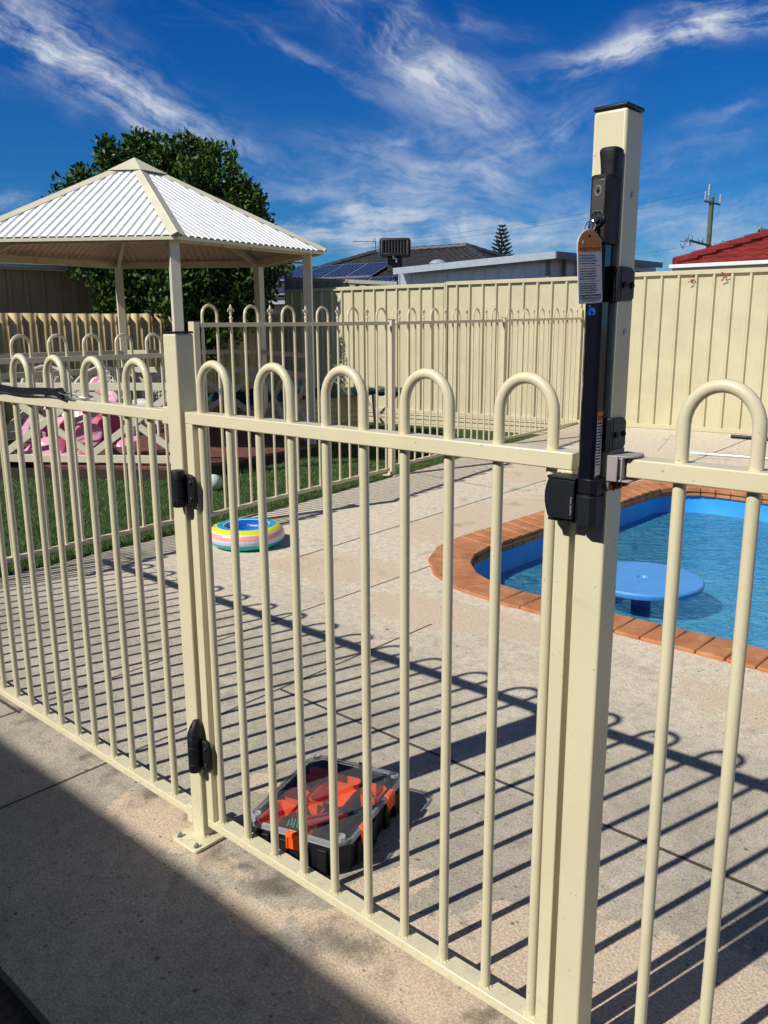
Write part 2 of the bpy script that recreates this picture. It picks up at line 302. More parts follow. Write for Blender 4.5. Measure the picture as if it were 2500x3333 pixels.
def grimesheet(t, b, co):
    g = t.xyz(co); n = t.noise(co, 9, 5, 0.65)
    c = t.mix(t.ramp(n, 0.35, 0.7), (0.70, 0.62, 0.425), (0.66, 0.58, 0.39))
    k = t.m('MULTIPLY', t.ramp(g[2], 0.10, 0.02), t.ramp(t.noise(co, 16, 5, 0.7), 0.42, 0.55)); c = t.mix(t.m('MULTIPLY', k, 0.0), c, (0.2, 0.13, 0.06)); t.l.new(c, b.inputs['Base Color']); b.inputs['Roughness'].default_value = 0.42
def fibro(t, b, co):
    n = t.noise(co, 2.5, 5, 0.65); g = t.xyz(co)
    s = t.noise(t.comb(t.m('MULTIPLY', g[0], 9.0), t.m('MULTIPLY', g[1], 9.0), t.m('MULTIPLY', g[2], 0.8)), 1.0, 4, 0.6)
    c = t.mix(t.ramp(n, 0.3, 0.7), (0.50, 0.37, 0.18), (0.66, 0.52, 0.29)); c = t.mix(t.m('MULTIPLY', t.ramp(s, 0.42, 0.66), 0.45), c, (0.28, 0.19, 0.09)); t.l.new(c, b.inputs['Base Color']); b.inputs['Roughness'].default_value = 0.9
M['fibro'] = mat('old_fibro_sheet', fn=fibro)
M['shed_wall'] = mat('brown_shed_sheet', (0.27, 0.205, 0.11), 0.6)
M['shed_trim'] = mat('blue_grey_gutter', (0.30, 0.35, 0.40), 0.45)
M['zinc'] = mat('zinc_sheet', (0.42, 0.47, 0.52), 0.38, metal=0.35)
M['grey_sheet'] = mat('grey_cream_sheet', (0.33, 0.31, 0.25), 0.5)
M['zinc_dark'] = mat('dark_zinc', (0.16, 0.17, 0.18), 0.5, metal=0.2)
def tiles(cola, colb, sx=3.4, sy=3.1):
    def fn(t, b, co):
        n = t.noise(co, 3.0, 5, 0.7); n2 = t.noise(co, 26, 3)
        c = t.mix(t.ramp(n, 0.3, 0.7), cola, colb); c = t.mix(t.m('MULTIPLY', t.ramp(n2, 0.55, 0.7), 0.3), c, [x * 0.6 for x in cola]); t.l.new(c, b.inputs['Base Color']); b.inputs['Roughness'].default_value = 0.55
    return fn
M['tile_dark'] = mat('charcoal_tiles', fn=tiles((0.022, 0.022, 0.026), (0.045, 0.045, 0.052)))
M['tile_red'] = mat('red_tiles', fn=tiles((0.17, 0.018, 0.014), (0.27, 0.035, 0.028)))
M['brickwall'] = mat('pale_brick_wall', (0.35, 0.28, 0.2), 0.9)
M['solar'] = mat('solar_cells', (0.010, 0.022, 0.075), 0.12, spec=0.6)
M['alu'] = mat('aluminium', (0.62, 0.63, 0.65), 0.35, metal=0.6)
M['cooler'] = mat('grey_cooler_plastic', (0.055, 0.052, 0.05), 0.38)
M['cooler_pad'] = mat('brown_cooler_pads', (0.035, 0.030, 0.026), 0.8)
def leafm(ca, cb, cc):
    def fn(t, b, co):
        n = t.noise(co, 3.0, 4, 0.7)
        n2 = t.noise(co, 22, 2); c = t.mix(t.ramp(n, 0.35, 0.65), ca, cb); c = t.mix(t.m('MULTIPLY', t.ramp(n2, 0.56, 0.7), 0.7), c, cc); t.l.new(c, b.inputs['Base Color']); b.inputs['Roughness'].default_value = 0.5
        b.inputs['Specular IOR Level'].default_value = 0.2
    return fn
M['leaf'] = mat('citrus_leaf', fn=leafm((0.022, 0.055, 0.010), (0.040, 0.090, 0.016), (0.10, 0.17, 0.03)))
M['leaf_tip'] = mat('citrus_leaf_tips', fn=leafm((0.030, 0.070, 0.012), (0.060, 0.120, 0.020), (0.16, 0.24, 0.05)))
M['leaf_pale'] = mat('distant_foliage', fn=leafm((0.05, 0.08, 0.025), (0.085, 0.13, 0.04), (0.14, 0.19, 0.06)))
M['needle'] = mat('pine_foliage', fn=leafm((0.020, 0.045, 0.028), (0.035, 0.065, 0.035), (0.05, 0.08, 0.04)))
M['bark'] = mat('bark', (0.12, 0.085, 0.055), 0.9)
def deckm(t, b, co):
    n = t.noise(co, 14, 5, 0.65); c = t.mix(t.ramp(n, 0.3, 0.7), (0.10, 0.035, 0.025), (0.20, 0.085, 0.06)); t.l.new(c, b.inputs['Base Color']); b.inputs['Roughness'].default_value = 0.6
M['deck'] = mat('merbau_decking', fn=deckm)
M['deck_edge'] = mat('dark_timber', (0.035, 0.022, 0.018), 0.8)
def pole_m(t, b, co):
    g = t.xyz(co); n = t.noise(t.comb(t.m('MULTIPLY', g[0], 6.0), t.m('MULTIPLY', g[1], 6.0), t.m('MULTIPLY', g[2], 0.7)), 2.0, 5, 0.7)
    t.l.new(t.mix(t.ramp(n, 0.35, 0.65), (0.05, 0.075, 0.045), (0.12, 0.15, 0.09)), b.inputs['Base Color']); b.inputs['Roughness'].default_value = 0.9
M['pole'] = mat('treated_timber_pole', fn=pole_m)
M['pole_grey'] = mat('grey_timber_pole', (0.30, 0.26, 0.21), 0.9)
M['wire'] = mat('power_cable', (0.03, 0.035, 0.04), 0.6)
M['insulator'] = mat('porcelain', (0.45, 0.45, 0.45), 0.4)
M['tarp'] = mat('green_tarpaulin', (0.008, 0.045, 0.035), 0.25)
M['wicker'] = mat('white_wicker', (0.68, 0.66, 0.62), 0.6)
def pinkm(base):
    def fn(t, b, co):
        n = t.noise(co, 5, 4, 0.6); t.l.new(t.mix(t.ramp(n, 0.35, 0.7), [x * 0.86 for x in base], base), b.inputs['Base Color']); b.inputs['Roughness'].default_value = 0.22
        b.inputs['Subsurface Weight'].default_value = 0.15
        t.l.new(t.bump(t.noise(co, 16, 3, 0.5, 1.0), 0.45, 0.02), b.inputs['Normal'])
    return fn
M['pink'] = mat('pink_vinyl', fn=pinkm((0.78, 0.36, 0.50)))
M['pink_hot'] = mat('hot_pink_vinyl', fn=pinkm((0.66, 0.12, 0.27)))
M['pink_pale'] = mat('pale_pink_vinyl', fn=pinkm((0.86, 0.50, 0.62)))
M['leaf_dry'] = mat('dry_leaf', (0.30, 0.09, 0.03), 0.8)
M['leaf_fallen'] = mat('brown_fallen_leaf', (0.26, 0.15, 0.07), 0.8)
M['rubber'] = mat('black_rubber', (0.008, 0.009, 0.014), 0.65, spec=0.25)
M['red_handle'] = mat('red_handle', (0.42, 0.025, 0.018), 0.4)
M['blade'] = mat('dark_steel_blade', (0.09, 0.12, 0.17), 0.3, metal=0.7)
M['green_bit'] = mat('green_plastic', (0.0, 0.30, 0.14), 0.4)
def clearm(q):
    m = bpy.data.materials.new('clear_polycarbonate'); m.use_nodes = True; t = NT(m.node_tree); t.n.clear()
    tr = t.new('ShaderNodeBsdfTransparent'); tr.inputs[0].default_value = (0.93, 0.94, 0.95, 1)
    gl = t.new('ShaderNodeBsdfGlossy'); gl.inputs['Roughness'].default_value = 0.06
    df_ = t.new('ShaderNodeBsdfDiffuse'); df_.inputs[0].default_value = (0.55, 0.57, 0.6, 1)
    mx1 = t.new('ShaderNodeMixShader'); mx1.inputs[0].default_value = q; t.l.new(tr.outputs[0], mx1.inputs[1]); t.l.new(df_.outputs[0], mx1.inputs[2])
    fr = t.new('ShaderNodeLayerWeight'); fr.inputs['Blend'].default_value = 0.16; bk = t.new('ShaderNodeNewGeometry').outputs['Backfacing']
    mx = t.new('ShaderNodeMixShader'); t.l.new(t.m('MULTIPLY', fr.outputs['Fresnel'], t.m('SUBTRACT', 1.0, bk)), mx.inputs[0]); t.l.new(mx1.outputs[0], mx.inputs[1]); t.l.new(gl.outputs[0], mx.inputs[2])
    o = t.new('ShaderNodeOutputMaterial'); t.l.new(mx.outputs[0], o.inputs[0]); return m
M['clear'] = clearm(0.05)
M['rim_highlight'] = clearm(0.38)  # diffuse grey mixed in as a painted highlight on lid ribs and rim
def ringm(t, b, co):
    g = t.xyz(co); r = t.m('SQRT', t.m('ADD', t.m('MULTIPLY', g[0], g[0]), t.m('MULTIPLY', g[1], g[1])))
    an = t.m('ARCTAN2', t.m('SUBTRACT', g[2], 0.063), t.m('SUBTRACT', r, 0.158))   # angle round the tube
    rp = t.new('ShaderNodeValToRGB'); rp.color_ramp.interpolation = 'CONSTANT'
    t.l.new(t.ramp(an, -math.pi, math.pi, 0, 1, False), rp.inputs[0])
    e = rp.color_ramp.elements
    stops = [(0.0, (0.02, 0.24, 0.60)), (0.10, (0.01, 0.45, 0.42)), (0.42, (0.01, 0.45, 0.42)), (0.448, (0.50, 0.55, 0.70)), (0.50, (0.60, 0.64, 0.74)), (0.512, (0.72, 0.36, 0.33)), (0.592, (0.8, 0.8, 0.8)), (0.602, (0.72, 0.66, 0.03)), (0.692, (0.8, 0.8, 0.8)), (0.702, (0.01, 0.40, 0.62)), (0.80, (0.8, 0.8, 0.8)), (0.81, (0.01, 0.10, 0.48)), (0.93, (0.02, 0.16, 0.55))]
    e[0].position = 0.0; e[0].color = rgba(stops[0][1]); e[1].position = stops[1][0]; e[1].color = rgba(stops[1][1])
    for p, c in stops[2:]:
        x = e.new(p); x.color = rgba(c)
    t.l.new(rp.outputs[0], b.inputs['Base Color']); b.inputs['Roughness'].default_value = 0.2
    ph = t.m('ARCTAN2', g[1], g[0]); v = t.comb(t.m('MULTIPLY', ph, 14.0), t.m('MULTIPLY', an, 0.6), 0)
    t.l.new(t.bump(t.noise(v, 1.6, 3, 0.6), 0.35, 0.008), b.inputs['Normal'])
M['ring'] = mat('striped_vinyl', fn=ringm)
def ballm(t, b, co):
    n = t.noise(co, 22, 4, 0.5, 1.5); c = t.mix(t.m('MULTIPLY', t.ramp(t.m('ABSOLUTE', t.m('SUBTRACT', n, 0.5)), 0.0, 0.018, 1, 0), 0.7), (0.52, 0.64, 0.52), (0.16, 0.25, 0.22)); t.l.new(c, b.inputs['Base Color']); b.inputs['Roughness'].default_value = 0.5
M['ball'] = mat('pale_green_ball', fn=ballm)
M['asphalt'] = mat('house_render', (0.45, 0.40, 0.33), 0.9)

# ------------------------------------------------------------------ mesh builder
ORG = {}
class MB:
    def __init__(s): s.v = []; s.f = []
    def add(s, vs, fs):
        k = len(s.v); s.v += [tuple(p) for p in vs]; s.f += [tuple(i + k for i in f) for f in fs]; return s
    def box(s, x0, x1, y0, y1, z0, z1):
        return s.add([(x0, y0, z0), (x1, y0, z0), (x1, y1, z0), (x0, y1, z0), (x0, y0, z1), (x1, y0, z1), (x1, y1, z1), (x0, y1, z1)],
                     [(0, 3, 2, 1), (4, 5, 6, 7), (0, 1, 5, 4), (1, 2, 6, 5), (2, 3, 7, 6), (3, 0, 4, 7)])
    def bar(s, a, b, wd, ht, up=(0, 0, 1)):       # rectangular bar from a to b: wd sideways, ht along up
        a, b = Vector(a), Vector(b); d = (b - a).normalized(); up = Vector(up)
        sd = d.cross(up)
        if sd.length < 1e-4: sd = d.cross(Vector((1, 0, 0)))
        sd.normalize(); u = sd.cross(d).normalized(); vs = []
        for p in (a, b):
            for i, j in ((-1, -1), (1, -1), (1, 1), (-1, 1)): vs.append(p + sd * (i * wd / 2) + u * (j * ht / 2))
        return s.add(vs, [(0, 1, 2, 3)[::-1], (4, 5, 6, 7), (0, 1, 5, 4), (1, 2, 6, 5), (2, 3, 7, 6), (3, 0, 4, 7)])
    def tube(s, pts, r, n=12, closed=False, caps=True):
        pts = [Vector(p) for p in pts]; N = len(pts); rs = r if isinstance(r, (list, tuple)) else [r] * N
        prev = None; vs = []; fs = []
        for i, p in enumerate(pts):
            if closed: d = pts[(i + 1) % N] - pts[i - 1]
            else: d = pts[min(i + 1, N - 1)] - pts[max(i - 1, 0)]
            d.normalize()
            if prev is None:
                a = Vector((0, 0, 1)) if abs(d.z) < 0.9 else Vector((0, 1, 0)); x = d.cross(a).normalized()
            else:
                x = prev - d * prev.dot(d); x.normalize()
            prev = x; y = d.cross(x)
            for k in range(n):
                t = 2 * math.pi * k / n; vs.append(p + x * (rs[i] * math.cos(t)) + y * (rs[i] * math.sin(t)))
        for i in range(N - (0 if closed else 1)):
            j = (i + 1) % N
            for k in range(n):
                l = (k + 1) % n; fs.append((i * n + k, i * n + l, j * n + l, j * n + k))
        if caps and not closed: fs.append(tuple(range(n))[::-1]); fs.append(tuple((N - 1) * n + k for k in range(n)))
        return s.add(vs, fs)
    def lathe(s, prof, c=(0, 0, 0), n=24, ax='z'):
        vs = []; fs = []; P = len(prof)
        for k in range(n):
            t = 2 * math.pi * k / n
            for (r, h) in prof:
                x, y = r * math.cos(t), r * math.sin(t)
                q = (x, y, h) if ax == 'z' else ((x, h, y) if ax == 'y' else (h, x, y)); vs.append((c[0] + q[0], c[1] + q[1], c[2] + q[2]))
        for k in range(n):
            l = (k + 1) % n
            for i in range(P - 1): fs.append((k * P + i, l * P + i, l * P + i + 1, k * P + i + 1))
        if prof[0][0] > 1e-6: fs.append(tuple(k * P for k in range(n))[::-1])
        if prof[-1][0] > 1e-6: fs.append(tuple(k * P + P - 1 for k in range(n)))
        return s.add(vs, fs)
    def prism(s, poly, z0, z1, f=None):           # poly in xy, extruded along z; f maps each point
        n = len(poly); vs = [(p[0], p[1], z0) for p in poly] + [(p[0], p[1], z1) for p in poly]
        if f: vs = [f(*p) for p in vs]
        return s.add(vs, [tuple(range(n))[::-1], tuple(range(n, 2 * n))] + [(i, (i + 1) % n, n + (i + 1) % n, n + i) for i in range(n)])
    def build(s, name, m, parent=None, smooth=True, bevel=0, label=None, seg=2, solid=0, fixn=True):
        me = bpy.data.meshes.new(name)
        org = ORG.get(parent.name, (0, 0, 0)) if parent else (0, 0, 0)
        me.from_pydata([(v[0] - org[0], v[1] - org[1], v[2] - org[2]) for v in s.v], [], s.f)
        if fixn:
            bm = bmesh.new(); bm.from_mesh(me); bmesh.ops.recalc_face_normals(bm, faces=bm.faces); bm.to_mesh(me); bm.free()
        me.materials.append(M[m] if isinstance(m, str) else m)
        if smooth: me.shade_smooth(); me.set_sharp_from_angle(angle=R(38))
        o = bpy.data.objects.new(name, me); COL.objects.link(o)
        if bevel:
            bv = o.modifiers.new('bevel', 'BEVEL'); bv.width = bevel; bv.segments = seg; bv.limit_method = 'ANGLE'; bv.angle_limit = R(50)
        if solid:
            so = o.modifiers.new('solid', 'SOLIDIFY'); so.thickness = solid; so.offset = 0
        if parent: o.parent = parent; ORG[o.name] = org
        if label: o['label'] = label
        return o
def thing(name, loc, label, cat, group=None):
    o = bpy.data.objects.new(name, None); COL.objects.link(o); o.location = loc; ORG[o.name] = tuple(loc); o.empty_display_size = 0.1
    o['label'] = label; o['category'] = cat
    if group: o['group'] = group
    return o
def tag(o, label, cat, group=None):
    o['label'] = label; o['category'] = cat
    if group: o['group'] = group
    return o
def struct(o, kind='structure'): o['kind'] = kind; return o
def dupe(o, parent, off, label=None):
    c = o.copy(); COL.objects.link(c); c.parent = parent; c.location = Vector(o.location) + Vector(off); ORG[c.name] = ORG.get(o.name, (0, 0, 0))
    for ch in list(o.children):
        d = ch.copy(); COL.objects.link(d); d.parent = c
    return c
def text(name, s, mt, parent, loc, rot, size, ext=0.0003, align='LEFT', label=None, scale=(1, 1, 1)):
    cu = bpy.data.curves.new(name, 'FONT'); cu.body = s; cu.size = size; cu.extrude = ext; cu.align_x = align; cu.resolution_u = 3
    tmp = bpy.data.objects.new('tmp', cu); COL.objects.link(tmp)
    dg = bpy.context.evaluated_depsgraph_get(); me = bpy.data.meshes.new_from_object(tmp.evaluated_get(dg)); bpy.data.objects.remove(tmp)
    me.name = name; me.materials.clear(); me.materials.append(M[mt])
    o = bpy.data.objects.new(name, me); COL.objects.link(o); o.parent = parent
    g = ORG.get(parent.name, (0, 0, 0)); o.matrix_local = Matrix.Translation(Vector(loc) - Vector(g)) @ rot.to_4x4() @ Matrix.Diagonal((scale[0], scale[1], scale[2], 1))
    return o

# ================================================================== ground, deck, pool
def rrect(x0, x1, y0, y1, r, n=10, per=0.06):
    # r is the offset from the water's edge; each corner has its own radius
    pts = []; ra = [0.40 + r, 0.36 + r * .2, 0.62 + r, 0.40 + r]
    for (cx, cy, a0), r in zip(((x1 - ra[0], y1 - ra[0], 0), (x0 + ra[1], y1 - ra[1], 90), (x0 + ra[2], y0 + ra[2], 180), (x1 - ra[3], y0 + ra[3], 270)), ra):
        for k in range(n + 1):
            a = R(a0 + 90 * k / n); pts.append((cx + r * math.cos(a), cy + r * math.sin(a)))
    return pts
PX0, PX1, PY0, PY1 = -1.15, 6.2, 2.225, 5.44
inner = rrect(PX0, PX1, PY0, PY1, 0.0); outer = rrect(-1.425, 6.46, 2.015, 5.75, 0.27)
def sheet_hole(name, rect, hole, z, m, kind='structure'):
    bm = bmesh.new(); ed = []
    for loop in (rect, hole):
        vs = [bm.verts.new((p[0], p[1], z(p) if callable(z) else z)) for p in loop]
        ed += [bm.edges.new((vs[i], vs[(i + 1) % len(vs)])) for i in range(len(vs))]
    bmesh.ops.triangle_fill(bm, edges=ed, use_beauty=True)
    for f in bm.faces:
        if f.normal.z < 0: f.normal_flip()
    me = bpy.data.meshes.new(name); bm.to_mesh(me); bm.free(); me.materials.append(M[m])
    o = bpy.data.objects.new(name, me); COL.objects.link(o); return struct(o, kind)
big = 900
sheet_hole('ground', [(-big, -big), (big, -big), (big, big), (-big, big)], rrect(-1.3, 6.35, 2.1, 5.65, 0.15), -0.30, 'dirt')
deck_rect = [(-2.66, -0.56), (9, -0.56), (9, 10.4), (-4.02, 8.98), (-3.79, 8.0), (-3.02, 3.2), (-2.86, 1.9), (-2.70, 0.0)]
sheet_hole('pool_deck', deck_rect, rrect(-1.415, 6.45, 2.025, 5.74, 0.26), 0.0, 'concrete')
mb = MB(); mb.add([(-2.66, -0.56, 0), (9, -0.56, 0), (9, -0.56, -0.12), (-2.66, -0.56, -0.12)], [(0, 1, 2, 3)])
dk = [(9, 10.4), (-4.02, 8.98), (-3.79, 8.0), (-3.02, 3.2), (-2.86, 1.9), (-2.70, 0.0), (-2.66, -0.56)]
mb.add([(p[0], p[1], 0) for p in dk] + [(p[0], p[1], -0.3) for p in dk], [(i, i + 1, i + 8, i + 7) for i in range(6)])
struct(mb.build('slab_edge', 'concrete', smooth=False))
mb = MB(); mb.add([(-14, -12, -0.03), (16, -12, -0.03), (16, -0.56, -0.03), (-14, -0.56, -0.03)], [(0, 1, 2, 3)]); struct(mb.build('paving', 'paving', smooth=False))
# lawn: slopes down to the back corner
def lz(x, y): return -0.012 - 0.16 * max(0.0, min(1.0, (y - 4.5) / 4.0))
mb = MB(); nx, ny = 20, 24
def lawn_pt(i, j):
    y = -0.56 + (9.3 + 0.56) * j / ny
    xr = float(np.interp(y, [-0.56, 0, 1.9, 3.2, 8.0, 9.3], [-2.655, -2.695, -2.855, -3.015, -3.785, -4.05]))
    x = xr + (-16 - xr) * i / nx; return (x, y, lz(x, y))
mb.add([lawn_pt(i, j) for j in range(ny + 1) for i in range(nx + 1)], [(j * (nx + 1) + i, j * (nx + 1) + i + 1, (j + 1) * (nx + 1) + i + 1, (j + 1) * (nx + 1) + i) for j in range(ny) for i in range(nx)])
struct(mb.build('lawn', 'grass_base', fixn=True))
rng = np.random.default_rng(3)
def blades(name, N, sample, m, hgt, wdt):
    P = sample(N); N = len(P); a = rng.uniform(0, 2 * math.pi, N); h = rng.uniform(0.6, 1.1, N) * hgt; wd = wdt * rng.uniform(.7, 1.3, N)
    ln = rng.normal(0, 0.35, (N, 2)) * h[:, None]
    V = np.empty((N, 3, 3)); dx, dy = np.cos(a) * wd, np.sin(a) * wd
    V[:, 0] = P; V[:, 0, 0] -= dx; V[:, 0, 1] -= dy; V[:, 1] = P; V[:, 1, 0] += dx; V[:, 1, 1] += dy
    V[:, 2] = P; V[:, 2, 0] += ln[:, 0]; V[:, 2, 1] += ln[:, 1]; V[:, 2, 2] += h
    me = bpy.data.meshes.new(name); me.vertices.add(N * 3); me.vertices.foreach_set('co', V.ravel())
    me.loops.add(N * 3); me.loops.foreach_set('vertex_index', np.arange(N * 3, dtype=np.int32)); me.polygons.add(N)
    me.polygons.foreach_set('loop_start', np.arange(0, N * 3, 3, dtype=np.int32)); me.update(); me.validate(); me.materials.append(M[m])
    o = bpy.data.objects.new(name, me); COL.objects.link(o); return o
def smp(N):
    y = rng.uniform(0.3, 8.4, N); xr = np.interp(y, [-0.56, 0, 1.9, 3.2, 8.0, 9.3], [-2.655, -2.695, -2.855, -3.015, -3.785, -4.05]) - 0.012
    x = xr - rng.uniform(0, 1, N) ** 1.5 * 5.5; z = -0.012 - 0.16 * np.clip((y - 4.5) / 4.0, 0, 1)
    return np.stack([x, y, z], 1)
tag(struct(blades('artificial_grass', 170000, smp, 'grass', 0.028, 0.0022), 'stuff'), 'short green artificial grass between the pool fence and the gazebo', 'grass')

# pool
pool = thing('swimming_pool', (2.5, 3.8, 0), 'blue fibreglass swimming pool with terracotta brick coping', 'swimming pool')
mb = MB(); n = len(inner); shell = rrect(PX0 - 0.02, PX1 + 0.02, PY0 - 0.02, PY1 + 0.02, 0.02)
lv = [(0.0, -0.03), (0.0, -0.20), (0.015, -0.235), (0.015, -0.54), (0.10, -0.64)]
rings = []
for off, z in lv: rings.append([(p[0] + (2.5 - p[0]) * off / 3.0, p[1] + (3.83 - p[1]) * off / 1.6, z) for p in shell])
vs = [p for r_ in rings for p in r_]; fs = []
for k in range(len(lv) - 1):
    for i in range(n): j = (i + 1) % n; fs.append((k * n + i, k * n + j, (k + 1) * n + j, (k + 1) * n + i))
mb.add(vs, fs); mb.build('pool_shell', 'pool_shell', pool); k_ = (len(lv) - 1) * n; MB().add(vs[k_:k_ + n], [tuple(range(n))]).build('pool_floor', 'pool_floor', pool, smooth=False)
def resample(loop, N):
    P = np.array(loop + [loop[0]]); d = np.r_[0, np.cumsum(np.hypot(*np.diff(P, axis=0).T))]; return d[-1], lambda t: (np.interp((t % 1.0) * d[-1], d, P[:, 0]), np.interp((t % 1.0) * d[-1], d, P[:, 1]))
# bricks follow the loop index so that corner bricks are wedges
mb = MB()
seg = []
n1 = 11
for ci in range(4):
    a = ci * n1
    for k in range(0, 10, 2): seg.append((inner[a + k], inner[a + k + 2], outer[a + k], outer[a + k + 2]))
    i0, i1, o0, o1 = inner[a + 10], inner[(a + 11) % n], outer[a + 10], outer[(a + 11) % n]
    L = math.dist(i0, i1); q = max(1, round(L / 0.117))
    for k in range(q):
        f = lambda A, B, t: (A[0] + (B[0] - A[0]) * t, A[1] + (B[1] - A[1]) * t)
        seg.append((f(i0, i1, k / q), f(i0, i1, (k + 1) / q), f(o0, o1, k / q), f(o0, o1, (k + 1) / q)))
for A, B, Cc, D in seg:
    dz = random.uniform(-0.0015, 0.0015); sh = lambda P, Q, s_: (P[0] + (Q[0] - P[0]) * s_, P[1] + (Q[1] - P[1]) * s_)
    L = math.dist(A, B); e = 0.0022 / L; L2 = math.dist(Cc, D); e2 = 0.0022 / L2
    a_, b_ = sh(A, B, e), sh(B, A, e); c_, d_ = sh(Cc, D, e2), sh(D, Cc, e2)
    mb.prism([a_, b_, d_, c_], -0.055, 0.016 + dz)
mb.build('coping', 'coping', pool, bevel=0.007, seg=2)
mb = MB(); nn = len(inner)
vs = [(p[0], p[1], -0.014) for p in rrect(PX0 + 0.012, PX1 - 0.012, PY0 + 0.012, PY1 - 0.012, -0.012)] + [(p[0], p[1], -0.014) for p in rrect(-1.413, 6.448, 2.027, 5.738, 0.258)]
mb.add(vs, [(i, (i + 1) % nn, nn + (i + 1) % nn, nn + i) for i in range(nn)]); mb.build('mortar', 'dirt', pool, smooth=False)
WL = -0.19
mb = MB(); mb.add([(p[0], p[1], WL) for p in rrect(PX0 - 0.015, PX1 + 0.015, PY0 - 0.015, PY1 + 0.015, 0.015)], [tuple(range(nn))]); struct(mb.build('water', 'water', smooth=False, fixn=False))
# round pool table
tb = thing('pool_table', (-0.255, 2.965, -0.64), 'round light blue plastic table standing in the pool water', 'table')
TX, TY = -0.255, 2.965
mb = MB(); mb.lathe([(0.0, -0.066), (0.292, -0.066), (0.306, -0.062), (0.311, -0.052), (0.311, -0.038), (0.304, -0.030), (0.03, -0.028), (0.024, -0.040), (0.0, -0.040)], (TX, TY, 0), 56); mb.build('tabletop', 'table_blue', tb)
mb = MB(); mb.lathe([(0.052, -0.64), (0.052, -0.065)], (TX, TY, 0), 24); mb.lathe([(0.10, -0.64), (0.10, -0.62), (0.05, -0.60)], (TX, TY, 0), 24); mb.build('leg', 'leg_blue', tb)

# ================================================================== near fence line
RT0, RT1 = 1.066, 1.093      # top rail
BR0, BR1 = 0.043, 0.065      # bottom rail
YF, YB = -0.018, 0.022
def arch(x, z0, zs=1.145, w_=0.05, y=0.0, top=1.2005, n=14):
    h = top - zs; p = [(x - w_, y, z0), (x - w_, y, zs * 0.5), (x - w_, y, zs)]
    for k in range(1, n): a = math.pi * (1 - k / n); p.append((x + w_ * math.cos(a), y, zs + h * math.sin(a)))
    return p + [(x + w_, y, zs), (x + w_, y, zs * 0.5), (x + w_, y, z0)]
def weld(mb, x, y, z, r):
    for k in range(9):
        a = 2 * math.pi * k / 9 + random.random(); rr = r * random.uniform(0.95, 1.12)
        mb.lathe([(0.0, -0.002), (0.0032, 0.0), (0.0026, 0.0016), (0.0, 0.0026)], (x + rr * math.cos(a), y + rr * math.sin(a), z), 6)
def hoops(parent, xs, z0, rt=0.0093, y=0.0):
    first = None
    for x in xs:
        if first is None:
            mb = MB(); mb.tube(arch(x, z0), rt, 16)
            for s_ in (-0.05, 0.05): weld(mb, x + s_, y, z0, rt + 0.001)
            first = mb.build('looped_picket', 'cream', parent); x0 = x
        else: dupe(first, parent, (x - x0, 0, 0))
# gate
gate = thing('pool_gate', (0.45, 0, 0.04), 'cream tubular steel pool gate with five looped tops, closed', 'gate')
MB().box(-0.040, 0.944, YF, YB, RT0, RT1).build('top_rail', 'cream', gate, bevel=0.0022)
MB().box(-0.040, 0.944, YF, YB, BR0, BR1).build('bottom_rail', 'cream', gate, bevel=0.0022)
MB().box(-0.040, -0.014, YF + .0004, YB - .0004, BR1 - .0005, RT0 + .0005).build('stile', 'cream', gate, bevel=0.002)
MB().box(0.9185, 0.944, YF + .0004, YB - .0004, BR1 - .0005, RT0 + .0005).build('stile', 'cream', gate, bevel=0.002)
hoops(gate, [0.05 + 0.2 * k for k in range(5)], BR1)
mb = MB(); mb.lathe([(0.0045, 0), (0.0045, -0.0016), (0.0030, -0.0022), (0.0014, -0.0008), (0, -0.0008)], (0.9285, YF, 1.0585), 16, 'y'); mb.build('screw', 'steel', gate)
def hinge(zb, zt, cap):
    h = MB(); cx, cy = -0.046, -0.041
    H = zt - zb
    h.lathe([(0, zb), (0.0145, zb), (0.0155, zb + .002), (0.0155, zb + H * .22), (0.0143, zb + H * .23), (0.0143, zb + H * .25), (0.0155, zb + H * .26), (0.0155, zb + H * .70), (0.0143, zb + H * .71), (0.0143, zb + H * .73), (0.0155, zb + H * .74), (0.0155, zt - .003), (0.0135, zt), (0, zt)], (cx, cy, 0), 24)
    o = h.build('hinge', 'black_tex', gate)
    l = MB(); zc = (zb + zt) / 2 - 0.004; hh = H * 0.42
    poly = [(-0.034, zc - hh), (-0.010, zc - hh), (-0.004, zc - hh + .008), (-0.002, zc + hh - .02), (-0.010, zc + hh - .004), (-0.022, zc + hh), (-0.034, zc + hh)]
    l.prism([(p[0], p[1]) for p in poly], -0.030, YF, lambda x, y, z: (x, z, y)); l.build('hinge_leaf', 'black_tex', o, bevel=0.002)
    for zz in (zc - hh * 0.55, zc + hh * 0.55): b = MB(); b.lathe([(0.0052, -0.0305), (0.0052, -0.0325), (0.0035, -0.034), (0.002, -0.0318), (0, -0.0318)], (-0.014, 0, zz), 14, 'y'); b.build('hinge_screw', 'black', o)
    p = MB(); p.box(-0.052, -0.036, -0.040, -0.026, zb + .01, zt - .01); p.build('hinge_mount', 'black', o)
    if cap:
        c = MB(); ring = []
        for k in range(8): t = k / 7; ring.append(((0.0155 - 0.0075 * t ** 2), zt + 0.036 * t))
        c.lathe(ring + [(0, zt + 0.037)], (cx, cy, 0), 24)
        c.v = [(v[0], v[1] + max(0, (v[2] - zt)) * 0.30, v[2]) for v in c.v]
        c.build('hinge_cap', 'black', o); d = MB(); d.lathe([(0.0035, 0), (0.0035, -0.001), (0, -0.001)], (cx, cy - 0.0045, zt + 0.024), 12, 'y'); d.build('adjuster_hole', 'ink_black', o)
hinge(0.877, 0.962, False); hinge(0.207, 0.302, True)

